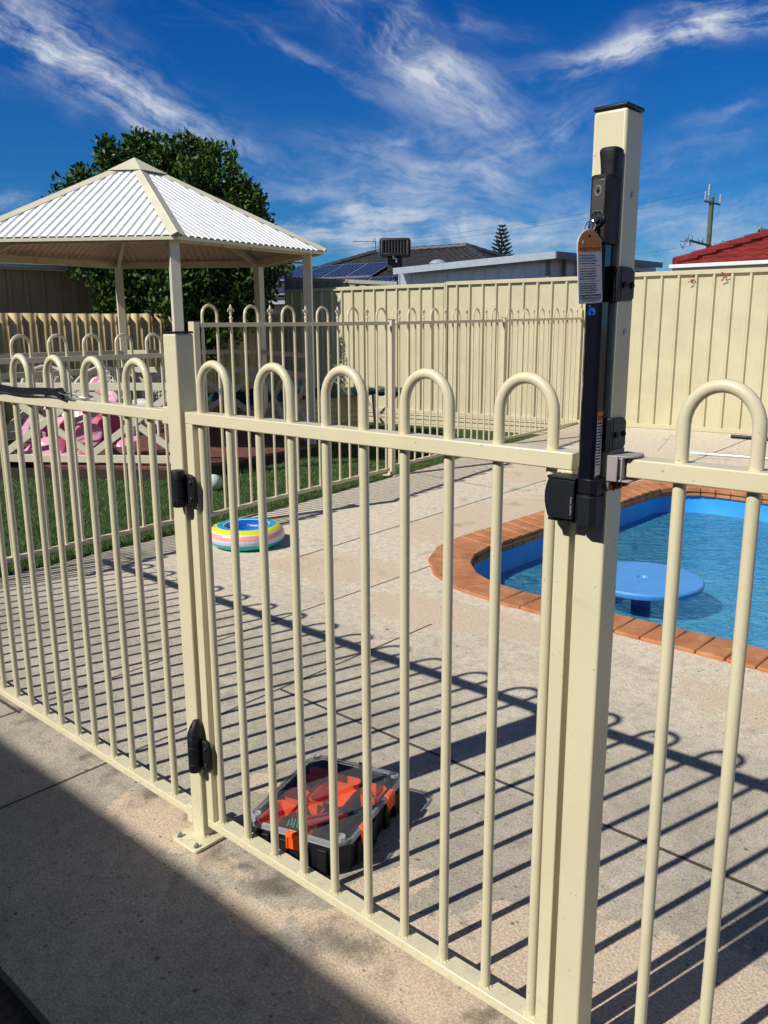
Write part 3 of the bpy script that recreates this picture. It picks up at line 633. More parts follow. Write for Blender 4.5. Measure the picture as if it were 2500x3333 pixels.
# hinge post
hp = thing('gate_post', (-0.073, 0, 0), 'short square cream gate post with black cap on a bolted base plate', 'post')
MB().box(-0.098, -0.049, -0.025, 0.025, 0.008, 1.266).build('post', 'cream', hp, bevel=0.004, seg=3)
MB().box(-0.0985, -0.0485, -0.0255, 0.0255, 1.2665, 1.2715).build('cap', 'black', hp, bevel=0.002)
mb = MB(); r_ = 0.010; poly = []
for cx, cy, a0 in ((-0.018 - r_, 0.075 - r_, 0), (-0.118 + r_, 0.075 - r_, 90), (-0.118 + r_, -0.075 + r_, 180), (-0.018 - r_, -0.075 + r_, 270)):
    for k in range(5): a = R(a0 + 90 * k / 4); poly.append((cx + r_ * math.cos(a), cy + r_ * math.sin(a)))
mb.prism(poly, 0.001, 0.0095); mb.build('base_plate', 'cream', hp, bevel=0.0015)
mb = MB()
for k in range(26):
    t = k / 26 * 4; i = int(t); f = t - i; cs = [(-.098, -.025), (-.049, -.025), (-.049, .025), (-.098, .025), (-.098, -.025)]
    x = cs[i][0] + (cs[i + 1][0] - cs[i][0]) * f; y = cs[i][1] + (cs[i + 1][1] - cs[i][1]) * f
    mb.lathe([(0.005, 0), (0.004, 0.0025), (0.0, 0.0045)], (x + random.uniform(-.001, .001), y + random.uniform(-.001, .001), 0.0095), 7)
mb.build('weld_bead', 'cream', hp)
for bx, by in ((-0.102, -0.060), (-0.033, -0.059), (-0.102, 0.06), (-0.033, 0.06)):
    mb = MB(); mb.lathe([(0.0078, 0.0096), (0.0078, 0.0112), (0, 0.0112)], (bx, by, 0), 20); mb.lathe([(0.0058, 0.0112), (0.0058, 0.0165), (0.005, 0.0175), (0, 0.0175)], (bx, by, 0), 6); mb.lathe([(0.0028, 0.0175), (0.0028, 0.021), (0, 0.021)], (bx, by, 0), 10); mb.build('bolt', 'steel', hp)
# left fixed panel
lp = thing('loop_top_fence', (-1.6, 0, 0.04), 'fixed cream pool fence panel left of the gate with a rubber strap on its rail', 'fence', 'near pool fence panels')
MB().box(-3.0, -0.100, YF, YB, RT0, RT1).build('top_rail', 'cream', lp, bevel=0.0022)
MB().box(-3.0, -0.100, YF, YB, BR0 - .003, BR1 - .003).build('bottom_rail', 'cream', lp, bevel=0.0022)
hoops(lp, [-0.256 - 0.2045 * k for k in range(14)], BR1 - .003)
for zz in ((RT0 - .006, RT1 + .008), (BR0 - .018, BR1 + .010)):
    mb = MB(); mb.box(-0.1245, -0.1000, YF - .0035, YB + .0035, zz[0], zz[1]); mb.build('rail_bracket', 'cream', lp, bevel=0.003, label='cream plastic rail bracket on the gate post')
# strap
st = thing('rubber_strap', (-0.8, 0, 1.094), 'black rubber tie-down strap with a wire hook lying on the left fence rail', 'strap')
mb = MB(); pts = []; rs = []
poly = []
N = 26
top = []; bot = []
for k in range(N + 1):
    t = k / N; x = -1.12 + t * 0.545; wv_ = 0.0098 + (0.006 * math.exp(-((t - 1.0) / 0.05) ** 2)) + 0.005 * math.exp(-((t - 0.24) / 0.05) ** 2)
    zc = 1.1085 + 0.003 * math.sin(t * 9); top.append((x, zc + wv_)); bot.append((x, zc - wv_))
poly = bot + [(-0.568, 1.104), (-0.563, 1.110), (-0.568, 1.117)] + top[::-1]
mb.prism(poly, -0.030, -0.0255, lambda x, y, z: (x, z, y)); mb.build('strap', 'rubber', st, bevel=0.001)
mb = MB(); mb.tube([(-0.580, -0.036, 1.112), (-0.580, -0.022, 1.112), (-0.55, -0.018, 1.110), (-0.52, -0.018, 1.104), (-0.494, -0.014, 1.101), (-0.484, 0.0, 1.101), (-0.494, 0.014, 1.102), (-0.515, 0.012, 1.105)], 0.0022, 8)
mb.tube([(-0.580, -0.036, 1.112), (-0.560, -0.036, 1.109), (-0.530, -0.030, 1.104)], 0.0022, 8); mb.build('hook', 'steel', st)

# latch post
tp = thing('latch_post', (0.9815, 0, 0), 'tall square cream gate post with black cap carrying the black latch', 'post')
MB().box(0.957, 1.006, -0.025, 0.025, 0.004, 1.560).build('post', 'cream', tp, bevel=0.004, seg=3)
MB().box(0.9562, 1.0068, -0.0258, 0.0258, 1.5605, 1.5665).build('cap', 'black', tp, bevel=0.002)
for zz in (1.452, 1.269):
    mb = MB(); mb.lathe([(0.0048, 1.0061), (0.0048, 1.0076), (0.0040, 1.0082), (0.0018, 1.0082), (0.0016, 1.0068), (0, 1.0068)], (0, 0.004, zz), 18, 'x'); mb.build('screw', 'white', tp)
MB().box(0.9315, 1.0315, -0.05, 0.05, 0.001, 0.0095).build('base_plate', 'cream', tp, bevel=0.0015)

# right fixed panel
rp = thing('loop_top_fence', (2.2, 0, 0.04), 'fixed cream pool fence panel right of the tall latch post', 'fence', 'near pool fence panels')
MB().box(1.030, 3.6, YF, YB, RT0, RT1).build('top_rail', 'cream', rp, bevel=0.0022)
MB().box(1.030, 3.6, YF, YB, BR0, BR1).build('bottom_rail', 'cream', rp, bevel=0.0022)
hoops(rp, [1.1525 + 0.2 * k for k in range(12)], BR1)
mb = MB()   # grey angle bracket clamped on the rail end
mb.box(1.0063, 1.0085, -0.027, 0.020, 1.044, 1.103)
mb.prism([(1.0085, -0.027), (1.034, -0.027), (1.041, -0.020), (1.044, -0.006), (1.043, 0.012), (1.036, 0.024), (1.0085, 0.024)], 1.0945, 1.0975)
mb.box(1.0085, 1.0295, -0.027, 0.020, 1.092, 1.0944) ; mb.box(1.0255, 1.0285, -0.0275, 0.022, 1.060, 1.0944); mb.box(1.0085, 1.040, -0.0265, 0.020, 1.0595, 1.0625)
mb.box(1.0063, 1.0225, -0.0305, -0.0275, 1.060, 1.0975)
mb.build('rail_bracket', 'bracket', rp, bevel=0.0012, label='grey metal rail bracket with rusty bolts')
for by, bz in ((-0.012, 1.052), (0.012, 1.053)):
    mb = MB(); mb.lathe([(0.0085, 1.0086), (0.0085, 1.0108), (0, 1.0108)], (0, by, bz), 20, 'x'); mb.lathe([(0.0066, 1.0108), (0.0066, 1.0175), (0, 1.0175)], (0, by, bz), 6, 'x'); mb.lathe([(0.0034, 1.0175), (0.0034, 1.0215), (0, 1.0215)], (0, by, bz), 10, 'x'); mb.build('bolt', 'rust', rp)

# ================================================================== latch
lt = thing('gate_latch', (0.985, -0.04, 0.99), 'black magnetic pull latch with knob, lock and long glossy housing on the tall gate post', 'latch')
ch = 0.006
def cham(x0, x1, y0, y1, c=0.006): return [(x0 + c, y0), (x1 - c, y0), (x1, y0 + c), (x1, y1), (x0, y1), (x0, y0 + c)]
FY = -0.057
mb = MB(); k = 20; vs = []
prof = [(0.0135, 0.0120, 1.470), (0.0135, 0.0120, 1.480), (0.0148, 0.0130, 1.492), (0.0162, 0.0142, 1.502), (0.0158, 0.0138, 1.5055), (0.0130, 0.0115, 1.508)]
for (rx, ry, z) in prof:
    for i in range(k):
        a = 2 * math.pi * i / k; q = 0.55
        sx = math.copysign(abs(math.cos(a)) ** q, math.cos(a)); sy = math.copysign(abs(math.sin(a)) ** q, math.sin(a)); vs.append((0.9945 + rx * 0.84 * sx, -0.040 + ry * sy, z))
fs = [(j * k + i, j * k + (i + 1) % k, (j + 1) * k + (i + 1) % k, (j + 1) * k + i) for j in range(len(prof) - 1) for i in range(k)] + [tuple(range(k))[::-1], tuple((len(prof) - 1) * k + i for i in range(k))]
mb.add(vs, fs); mb.build('knob', 'black_tex', lt)
MB().prism(cham(0.9725, 1.0035, FY, -0.0252), 1.386, 1.4745).build('latch_body', 'black_tex', lt, bevel=0.002)
mb = MB(); mb.prism([(0.9785, 1.423), (0.9965, 1.423), (0.9975, 1.440), (0.9970, 1.468), (0.9790, 1.468), (0.9780, 1.440)], FY - 0.0022, FY - 0.0002, lambda x, y, z: (x, z, y)); 
mb.build('lock_cover', M['cooler'], lt, bevel=0.0012, label='smoky grey weather cover over the lock')
pts = [(0.9875 + 0.0042 * math.cos(a), FY - 0.0024, 1.4535 + 0.0062 * math.sin(a)) for a in [2 * math.pi * i / 20 for i in range(20)]]
MB().tube(pts, 0.0006, 6, closed=True).build('cover_rib', 'bracket', lt)
MB().lathe([(0.0016, FY - 0.0030), (0, FY - 0.0030)], (0.9875, 0, 1.4535), 12, 'y').build('cover_dimple', 'ink_black', lt)
mb = MB(); mb.lathe([(0.0098, FY), (0.0098, FY - 0.003), (0.0088, FY - 0.004), (0.0084, FY - 0.002), (0.0, FY - 0.002)], (0.9880, 0, 1.4185), 26, 'y'); mb.build('lock_ring', 'chrome', lt)
mb = MB(); mb.lathe([(0.0078, FY - .002), (0.0074, FY - 0.0045), (0.0012, FY - 0.005), (0.0, FY - 0.005)], (0.9880, 0, 1.4180), 24, 'y'); mb.build('lock_cylinder', 'black', lt)
MB().prism(cham(0.9725, 0.9985, FY + 0.001, -0.030, 0.004), 1.063, 1.3862).build('latch_rail', 'black_gloss', lt, bevel=0.0012)
MB().prism(cham(0.9722, 1.0035, FY, -0.0252, 0.0075), 1.0425, 1.0640).build('striker_housing', 'black', lt, bevel=0.0012)
MB().prism(cham(0.9745, 1.0010, FY + 0.002, -0.026, 0.0075), 1.0385, 1.0425).build('housing_gap', 'ink_black', lt)
MB().prism(cham(0.9700, 1.0035, FY, -0.0252, 0.0075), 0.9935, 1.0385).build('magnet_housing', 'black_tex', lt, bevel=0.0012)
# housing on the gate stile: bulging outer face
mb = MB(); vs = []; NZ = 9
for i in range(NZ):
    t = i / (NZ - 1); z = 1.000 + 0.058 * t; bx = 0.9185 - 0.0065 * math.sin(math.pi * t)
    vs += [(0.9688, -0.054, z), (0.935, -0.0555, z), (bx + .006, -0.050, z), (bx, -0.040, z), (bx, YF - 0.0006, z), (0.9688, YF - 0.0006, z)]
fs = [(i * 6 + j, i * 6 + (j + 1) % 6, (i + 1) * 6 + (j + 1) % 6, (i + 1) * 6 + j) for i in range(NZ - 1) for j in range(6)] + [tuple(range(6))[::-1], tuple((NZ - 1) * 6 + j for j in range(6))]
mb.add(vs, fs); gm = mb.build('striker_body', 'black_tex', lt, bevel=0.001)
MB().box(0.922, 0.970, -0.0525, YF - .001, 1.0582, 1.0625).build('striker_lid', 'black_tex', lt, bevel=0.0015)
MB().box(0.925, 0.969, -0.051, YF - .001, 0.9945, 0.9998).build('striker_foot', 'black', lt, bevel=0.0015)
for z0, z1 in ((1.311, 1.357), (1.103, 1.149)):
    mb = MB(); mb.prism([(-0.0245, z0), (0.010, z0 + .001), (0.0165, z0 + .005), (0.0165, z1 - .006), (0.006, z1), (-0.0245, z1 + .001)], 1.0063, 1.0105, lambda x, y, z: (z, x, y))
    mb.box(0.9990, 1.0105, -0.0325, -0.0255, z0 - .001, z1 + .001); b_ = mb.build('mounting_bracket', 'black', lt, bevel=0.0012)
    mb = MB(); zc = (z0 + z1) / 2 - .001
    for yy in (-0.016, 0.008): mb = MB(); mb.lathe([(0.0044, 1.0106), (0.0042, 1.0128), (0.003, 1.0135), (0.0014, 1.0122), (0, 1.0122)], (0, yy, zc), 14, 'x'); mb.build('bracket_screw', 'black', b_)
RX = Matrix(((1, 0, 0), (0, 0, -1), (0, 1, 0)))              # text facing -Y
RS = Matrix(((0, 0, 1), (1, 0, 0), (0, 1, 0)))               # text facing +X
# small blue logo on the housing
def arc_pts(cx, cz, r, a0, a1, n=12): return [(cx + r * math.cos(R(a0 + (a1 - a0) * i / n)), FY + 0.0004, cz + r * math.sin(R(a0 + (a1 - a0) * i / n))) for i in range(n + 1)]
mb = MB(); cx, cz = 0.9858, 1.2965
for rr in (0.0048, 0.0026):
    mb.tube([(cx - rr, FY + .0004, cz - 0.0035), (cx - rr, FY + .0004, cz + (rr * .3))] + arc_pts(cx - rr * 0.1, cz + rr * 0.1, rr * 0.95, 160, 0, 12) + [(cx + rr * 0.85, FY + .0004, cz - 0.0035)] + [(cx - rr, FY + .0004, cz - 0.0035)], 0.00050, 6)
mb.tube([(cx - 0.0042 + 0.0010 * math.cos(R(a)), FY + .0004, cz + 0.0078 + 0.0010 * math.sin(R(a))) for a in range(0, 360, 40)], 0.0003, 5, closed=True)
mb.build('logo', 'logo_blue', lt)
# warning sticker on the right side of the long housing
sx = 0.9987
stk = MB().box(0.9984, sx, -0.0505, -0.0345, 1.069, 1.160).build('sticker', 'label_white', lt, label='narrow warning sticker with orange head and rows of print')
MB().box(sx, sx + .0003, -0.0505, -0.0345, 1.147, 1.160).build('sticker_header', 'orange_print', stk)
mb = MB(); mb.add([(sx + .0005, -0.0494, 1.1495), (sx + .0005, -0.0454, 1.1495), (sx + .0005, -0.0474, 1.1555)], [(0, 1, 2)]); mb.build('warning_triangle', 'ink_black', stk, smooth=False)
lines = ['KEEP CHILDREN', 'under active adult', 'supervision at all', 'times. Pool gates', 'and latches do not', 'replace the need', 'for supervision.', 'Inspect gate and', 'latch regularly.', 'Do not prop gate', 'open at any time.', 'Gate must close', 'and latch from', 'every position.', 'See instructions']
text('sticker_text', 'WARNING', 'ink_black', stk, (sx + .0003, -0.0448, 1.1515), RS, 0.0026, scale=(0.75, 1, 1))
for i, s_ in enumerate(lines): text('sticker_text', s_, 'ink', stk, (sx + .0002, -0.0498, 1.1425 - 0.0042 * i), RS, 0.0030, scale=(0.62, 1, 1))
text('housing_text', 'magnetic safety', 'bracket', lt, (0.9665, -0.0556, 1.007), RX @ Matrix.Rotation(R(90), 3, 'Z'), 0.0045)

# key, ring and tag
kt = thing('key_tag', (0.975, -0.066, 1.40), 'white and orange adjustment tag on a key ring hanging from the latch lock', 'tag')
mb = MB(); mb.lathe([(0.0050, -0.0002), (0.0050, -0.0020), (0.0, -0.0020)], (0.9875, FY - 0.0055, 1.4180), 18, 'y'); mb.box(0.9862, 0.9888, FY - 0.0105, FY - 0.005, 1.409, 1.4245)
mb.tube([(0.9875 - 0.0028 + 0.0052 * math.cos(R(a)) * 0.8, FY - 0.010, 1.4090 + 0.0062 * math.sin(R(a))) for a in range(0, 360, 24)], 0.0016, 8, closed=True); mb.build('key', 'chrome', kt)
mb = MB(); mb.tube([(0.9830 + 0.0100 * math.cos(R(a)), FY - 0.0185 - 0.0095 * math.cos(R(a)) + 0.004 * math.sin(R(a)), 1.4035 + 0.0110 * math.sin(R(a))) for a in range(0, 360, 12)], 0.0007, 8, closed=True); mb.build('key_ring', 'steel', kt)
th = R(3.5); TO = Vector((0.9905, FY - 0.0280, 1.4020)); TW = 1.42     # tag top
tilt = Matrix.Rotation(R(76), 3, 'Z') @ Matrix.Rotation(R(-2), 3, 'X') @ Matrix.Rotation(th, 3, 'Y').inverted()
def tg(x, z, y=0.0): return TO + tilt @ Vector((x * TW, y, z))
Wd = 0.0162; HT = 0.0945
poly = []
for i in range(13): a = R(180 * i / 12); poly.append((Wd * math.cos(a), -0.021 + 0.021 * math.sin(a)))
poly += [(-Wd, -0.0235)]
low = [(-Wd, -HT + 0.002), (-Wd + .002, -HT), (Wd - .002, -HT), (Wd, -HT + .002)]
mb = MB(); full = poly[:-1] + low; mb.prism(full, -0.0005, 0.0005, lambda x, y, z: tg(x, y, z)); tagb = mb.build('tag', 'label_white', kt, smooth=False)
mb = MB(); mb.prism([(p[0] * 0.965, p[1] - 0.0005) for p in poly[:13]] + [(-Wd * .965, -0.0285), (Wd * .965, -0.0285)], -0.0009, -0.00055, lambda x, y, z: tg(x, y, z)); mb.build('tag_header', 'orange_print', tagb, smooth=False)
TR = tilt @ RX
def tt(s_, x, z, size, mt, sc=1.0, al='LEFT'): text('tag_text', s_, mt, tagb, tg(x, z, -0.0011), TR, size, 0.0001, al, scale=(sc * TW, 1, 1))
mb = MB(); mb.prism([(-0.0125, -0.0185), (-0.0058, -0.0185), (-0.0092, -0.0100)], -0.0013, -0.00095, lambda x, y, z: tg(x, y, z)); mb.build('warning_triangle', 'ink_black', tagb, smooth=False)
mb = MB(); mb.prism([(-0.0112, -0.0177), (-0.0071, -0.0177), (-0.0092, -0.0122)], -0.0016, -0.00135, lambda x, y, z: tg(x, y, z)); mb.build('warning_triangle', 'label_white', tagb, smooth=False)
tt('!', -0.0099, -0.0172, 0.0045, 'ink_black')
mb = MB(); mb.lathe([(0.0018, 0), (0, 0.0)], (0, 0, 0), 14, 'y'); mb.v = [tuple(tg(v[0], v[2] - 0.0085, -0.0012)) for v in mb.v]; mb.build('tag_hole', 'ink_black', tagb)
tt('ADJUSTMENT', 0, -0.0265, 0.0056, 'ink_black', 0.86, 'CENTER')
rows = [('If your gate is not closing', -0.0335), ('correctly, adjust latch and', -0.0370), ('hinges. Go to our website', -0.0405), ('for adjustment details.', -0.0440),
        ('Si la puerta no se cierra', -0.0505), ('correctamente, ajustar el', -0.0538), ('cerrojo y las bisagras. Por', -0.0571), ('nuestro sitio web para obtener', -0.0604), ('detalles sobre el ajuste.', -0.0637),
        ('Si le portillon ne se ferme pas', -0.0698), ('correctement, ajuster le loquet', -0.0727), ('et les charnieres. Veuillez vous', -0.0756), ('rendre sur notre site Web pour', -0.0785), ("obtenir les details d'ajustement.", -0.0814)]
for s_, z in rows: tt(s_, -0.0142, z, 0.0033, 'ink', 27.0 / len(s_) * 0.62)
for z in (-0.0467, -0.0662):
    mb = MB(); mb.prism([(-0.0140, z), (0.0140, z), (0.0140, z + 0.0007), (-0.0140, z + 0.0007)], -0.0010, -0.0006, lambda x, y, zz: tg(x, y, zz)); mb.build('tag_rule', 'orange_print', tagb, smooth=False)
mb = MB(); mb.prism([(-0.0140, -0.0890), (0.0140, -0.0890), (0.0140, -0.0832), (-0.0140, -0.0832)], -0.0010, -0.0006, lambda x, y, zz: tg(x, y, zz)); mb.build('tag_logo_box', 'ink', tagb, smooth=False)
tt('D | MAGNALatch', 0, -0.0877, 0.0042, 'label_white', 0.86, 'CENTER')
tt('www.ddtechglobal.com', 0, -0.0918, 0.0030, 'ink', 0.86, 'CENTER')

# ================================================================== toolbox behind the gate
ang = R(17); TB = (0.148, 0.225)
def tbx(x, y, z=0): return (TB[0] + x * math.cos(ang) - y * math.sin(ang), TB[1] + x * math.sin(ang) + y * math.cos(ang), z)
ORGN = thing('parts_organiser', (TB[0], TB[1], 0), 'black tool organiser with clear lid and orange trays on the concrete behind the gate', 'tool box')
HW, HD = 0.142, 0.178
def octo(hw, hd, c): return [(-hw + c, -hd), (hw - c, -hd), (hw, -hd + c), (hw, hd - c), (hw - c, hd), (-hw + c, hd), (-hw, hd - c), (-hw, -hd + c)]
TT = lambda x, y, z: tbx(x, y, z)
mb = MB(); o1, o2, i2, i1 = octo(HW - .010, HD - .010, .03), octo(HW - .002, HD - .002, .03), octo(HW - .010, HD - .010, .028), octo(HW - .018, HD - .018, .028)
vs = [tbx(*p, 0.001) for p in o1] + [tbx(*p, 0.083) for p in o2] + [tbx(*p, 0.083) for p in i2] + [tbx(*p, 0.008) for p in i1]
fs = [tuple(range(8))[::-1], tuple(range(24, 32))]
for a in range(3): fs += [(a * 8 + i, a * 8 + (i + 1) % 8, a * 8 + 8 + (i + 1) % 8, a * 8 + 8 + i) for i in range(8)]
mb.add(vs, fs)
for xx in (-0.08, -0.03, 0.03, 0.08): mb.box(0, 0, 0, 0, 0, 0) if False else mb.prism([(xx - .012, -HD - .002), (xx + .012, -HD - .002), (xx + .012, -HD + .006), (xx - .012, -HD + .006)], 0.006, 0.070, TT)
for yy in (-0.10, -0.02, 0.06, 0.12): mb.prism([(HW - .006, yy - .012), (HW + .002, yy - .012), (HW + .002, yy + .012), (HW - .006, yy + .012)], 0.006, 0.070, TT)
mb.build('box_base', 'black', ORGN, bevel=0.0015)
bins = [(-0.118, -0.03, -0.06, 0.02), (-0.118, 0.03, -0.06, 0.085), (-0.118, 0.095, -0.05, 0.125), (-0.052, -0.075, 0.01, -0.025), (-0.052, -0.015, 0.045, 0.075), (-0.04, 0.085, 0.035, 0.120), (0.052, 0.055, 0.112, 0.115), (-0.118, -0.145, -0.06, -0.04)]
bins = [(a * 1.03, b * 1.09, c * 1.03, d * 1.09) for a, b, c, d in bins]
for (x0, y0, x1, y1) in bins:
    z0, z1, wv2 = 0.024, 0.080, 0.0022; c = 0.010; P = [(x0 + c, y0), (x1 - c, y0), (x1, y0 + c), (x1, y1 - c), (x1 - c, y1), (x0 + c, y1), (x0, y1 - c), (x0, y0 + c)]
    cx, cy = (x0 + x1) / 2, (y0 + y1) / 2; sc = lambda p, k: (cx + (p[0] - cx) * k, cy + (p[1] - cy) * k)
    kk = 1 - wv2 / (min(x1 - x0, y1 - y0) / 2)
    vs = [tbx(*sc(p, 0.86), z0) for p in P] + [tbx(*p, z1) for p in P] + [tbx(*sc(p, kk), z1) for p in P] + [tbx(*sc(p, 0.86 * kk), z0 + .002) for p in P]
    fs = [tuple(range(8))[::-1], tuple(range(24, 32))]
    for a in range(3): fs += [(a * 8 + i, a * 8 + (i + 1) % 8, a * 8 + 8 + (i + 1) % 8, a * 8 + 8 + i) for i in range(8)]
    MB().add(vs, fs).build('tray', 'orange', ORGN)
# clear lid
mb = MB(); z0 = 0.083; A = [octo(HW, HD, .032), octo(HW, HD, .032), octo(HW - .004, HD - .004, .030), octo(HW - .016, HD - .016, .03), octo(HW - .020, HD - .020, .03), octo(HW - .030, HD - .030, .03), octo(HW - .033, HD - .033, .03)]; Z = [z0, z0 + .010, z0 + .014, z0 + .0145, z0 + .019, z0 + .0195, z0 + .016]
vs = [tbx(*p, Z[k]) for k in range(7) for p in A[k]]; fs = [(a * 8 + i, a * 8 + (i + 1) % 8, a * 8 + 8 + (i + 1) % 8, a * 8 + 8 + i) for a in range(6) for i in range(8)] + [tuple(range(48, 56))]
for (xx, yy) in ((-HW + .022, -HD + .022), (HW - .022, -HD + .022), (HW - .022, HD - .022), (-HW + .022, HD - .022)):
    pass
mb.add(vs, fs); lid = mb.build('clear_lid', 'clear', ORGN, bevel=0.0012, solid=0.002)
mb = MB()
for (xx, yy) in ((-HW + .024, -HD + .024), (HW - .024, -HD + .024), (HW - .024, HD - .024), (-HW + .024, HD - .024)):
    p = tbx(xx, yy); mb.lathe([(0.013, z0 + .014), (0.013, z0 + .021), (0.010, z0 + .0215), (0.009, z0 + .017), (0, z0 + .017)], (p[0], p[1], 0), 8)
for k in (-1, 1):
    mb.tube([tbx(k * (HW + .0005), -HD + .03, z0 + .002), tbx(k * (HW + .0005), HD - .03, z0 + .002)], 0.0022, 6); mb.tube([tbx(-HW + .03, k * (HD + .0005), z0 + .002), tbx(HW - .03, k * (HD + .0005), z0 + .002)], 0.0022, 6)
mb.build('lid_rib', 'rim_highlight', lid)
mb = MB(); ro, ri = octo(HW + .001, HD + .001, .032), octo(HW - .004, HD - .004, .031); vs = [tbx(*p, z0 + .004) for p in ro] + [tbx(*p, z0 + .011) for p in ro] + [tbx(*p, z0 + .0155) for p in ri]; mb.add(vs, [(a * 8 + i, a * 8 + (i + 1) % 8, a * 8 + 8 + (i + 1) % 8, a * 8 + 8 + i) for a in range(2) for i in range(8)]); mb.build('lid_rim', 'rim_highlight', lid, fixn=False)
def clip(x, y, an, tx=None):
    ca, sa = math.cos(an), math.sin(an)
    f = lambda u_, v_, z: tbx(x + u_ * ca - v_ * sa, y + u_ * sa + v_ * ca, z)
    mb = MB(); mb.prism([(-0.021, 0), (0.021, 0), (0.021, 0.004), (-0.021, 0.004)], 0.052, 0.094, lambda a, b, z: f(a, -b, z))
    mb.prism([(-0.021, 0.004), (0.021, 0.004), (0.021, 0.0065), (-0.021, 0.0065)], 0.083, 0.096, lambda a, b, z: f(a, -b, z))
    mb.prism([(-0.018, -0.008), (0.018, -0.008), (0.018, 0.004), (-0.018, 0.004)], 0.0935, 0.097, lambda a, b, z: f(a, -b, z))
    mb.prism([(-0.021, 0.004), (-0.016, 0.004), (-0.016, 0.0065), (-0.021, 0.0065)], 0.052, 0.083, lambda a, b, z: f(a, -b, z)); mb.prism([(0.016, 0.004), (0.021, 0.004), (0.021, 0.0065), (0.016, 0.0065)], 0.052, 0.083, lambda a, b, z: f(a, -b, z))
    mb.build('lid_clip', 'orange', ORGN, bevel=0.001)
clip(0.005, -HD, 0); clip(HW, -0.075, R(90)); clip(HW, 0.075, R(90)); clip(0.02, HD, R(180))
# tools inside the lid area
fs_ = thing('folding_knife', tbx(0.05, -0.06, 0.081), 'red handled folding knife with dark blade under the clear organiser lid', 'knife')
kn = lambda x, y, z: tbx(0.004 + x * math.cos(R(44)) - y * math.sin(R(44)), -0.112 + x * math.sin(R(44)) + y * math.cos(R(44)), z)
mb = MB(); mb.prism([(-.012, -.008), (.0, -.015), (.05, -.013), (.10, -.014), (.108, -.006), (.104, .012), (.06, .010), (.02, .015), (-.008, .012)], 0.081, 0.0945, kn); mb.build('handle', 'red_handle', fs_, bevel=0.003)
mb = MB(); mb.prism([(.0, -.004), (.095, -.004), (.095, .002), (.0, .003)], 0.0947, 0.0955, kn); mb.prism([(.088, -.012), (.112, -.012), (.112, .012), (.088, .012)], 0.0805, 0.0956, kn); mb.build('grip_inlay', 'black', fs_)
mb = MB(); mb.prism([(.110, -.013), (.185, -.009), (.196, .002), (.180, .012), (.110, .012)], 0.086, 0.0885, kn); mb.build('blade', 'blade', fs_)
sc_ = thing('screw_pile', tbx(-0.03, -0.05, 0.028), 'small heap of steel screws in the orange trays of the organiser', 'screws')
mb = MB()
for i in range(60):
    b0 = random.choice([bins[3], bins[3], bins[0], bins[4], bins[6]]); x = random.uniform(b0[0] + .015, b0[2] - .015); y = random.uniform(b0[1] + .015, b0[3] - .015); a = random.uniform(0, 6.28); z = random.uniform(0.030, 0.052); L = random.uniform(.008, .014)
    p = tbx(x, y, z); q = (p[0] + L * math.cos(a), p[1] + L * math.sin(a), z + random.uniform(-.003, .006)); mb.tube([p, q], [0.0028, 0.0008], 6)
o_ = mb.build('screws', 'steel', sc_); 
COL.objects.unlink(o_); bpy.data.objects.remove(o_)
gp = sc_; COL.objects.unlink(gp); bpy.data.objects.remove(gp)
o_ = mb.build('screw_pile', 'chrome'); struct(tag(o_, 'loose steel screws lying in the orange organiser trays', 'screws'), 'stuff')
mb = MB()
for i in range(5):
    p = tbx(-0.045 + 0.008 * i, -0.128 + 0.004 * (i % 2), 0.070); q = tbx(-0.048 + 0.008 * i, -0.108, 0.082); mb.tube([p, q], [0.0022, 0.0030], 8)
tag(mb.build('wall_plugs', 'green_bit'), 'green plastic wall plugs at the front of the organiser', 'wall plugs')

# swim ring
RC = (-2.315, 1.955)
mb = MB(); RR, rr = 0.158, 0.070; NU, NV = 72, 24
vs = []
for i in range(NU):
    a = 2 * math.pi * i / NU; wr = 1 + 0.012 * math.sin(a * 31) * math.sin(a * 7)
    for j in range(NV):
        b_ = 2 * math.pi * j / NV; vs.append(((RR + rr * wr * math.cos(b_)) * math.cos(a), (RR + rr * wr * math.cos(b_)) * math.sin(a), 0.063 + rr * 0.90 * math.sin(b_)))
mb.add(vs, [(i * NV + j, ((i + 1) % NU) * NV + j, ((i + 1) % NU) * NV + (j + 1) % NV, i * NV + (j + 1) % NV) for i in range(NU) for j in range(NV)])
o = mb.build('swim_ring', 'ring'); o.location = (RC[0], RC[1], 0.001); tag(o, 'small inflatable swim ring with rainbow stripes lying on the concrete', 'swim ring')
# ball
mb = MB(); mb.lathe([(0.066 * math.sin(math.pi * i / 16), -0.066 * math.cos(math.pi * i / 16)) for i in range(17)], (0, 0, 0), 28); o = mb.build('ball', 'ball'); o.location = (-3.90, 2.90, 0.058); tag(o, 'pale green ball with faint drawing on the lawn behind the pool fence', 'ball')

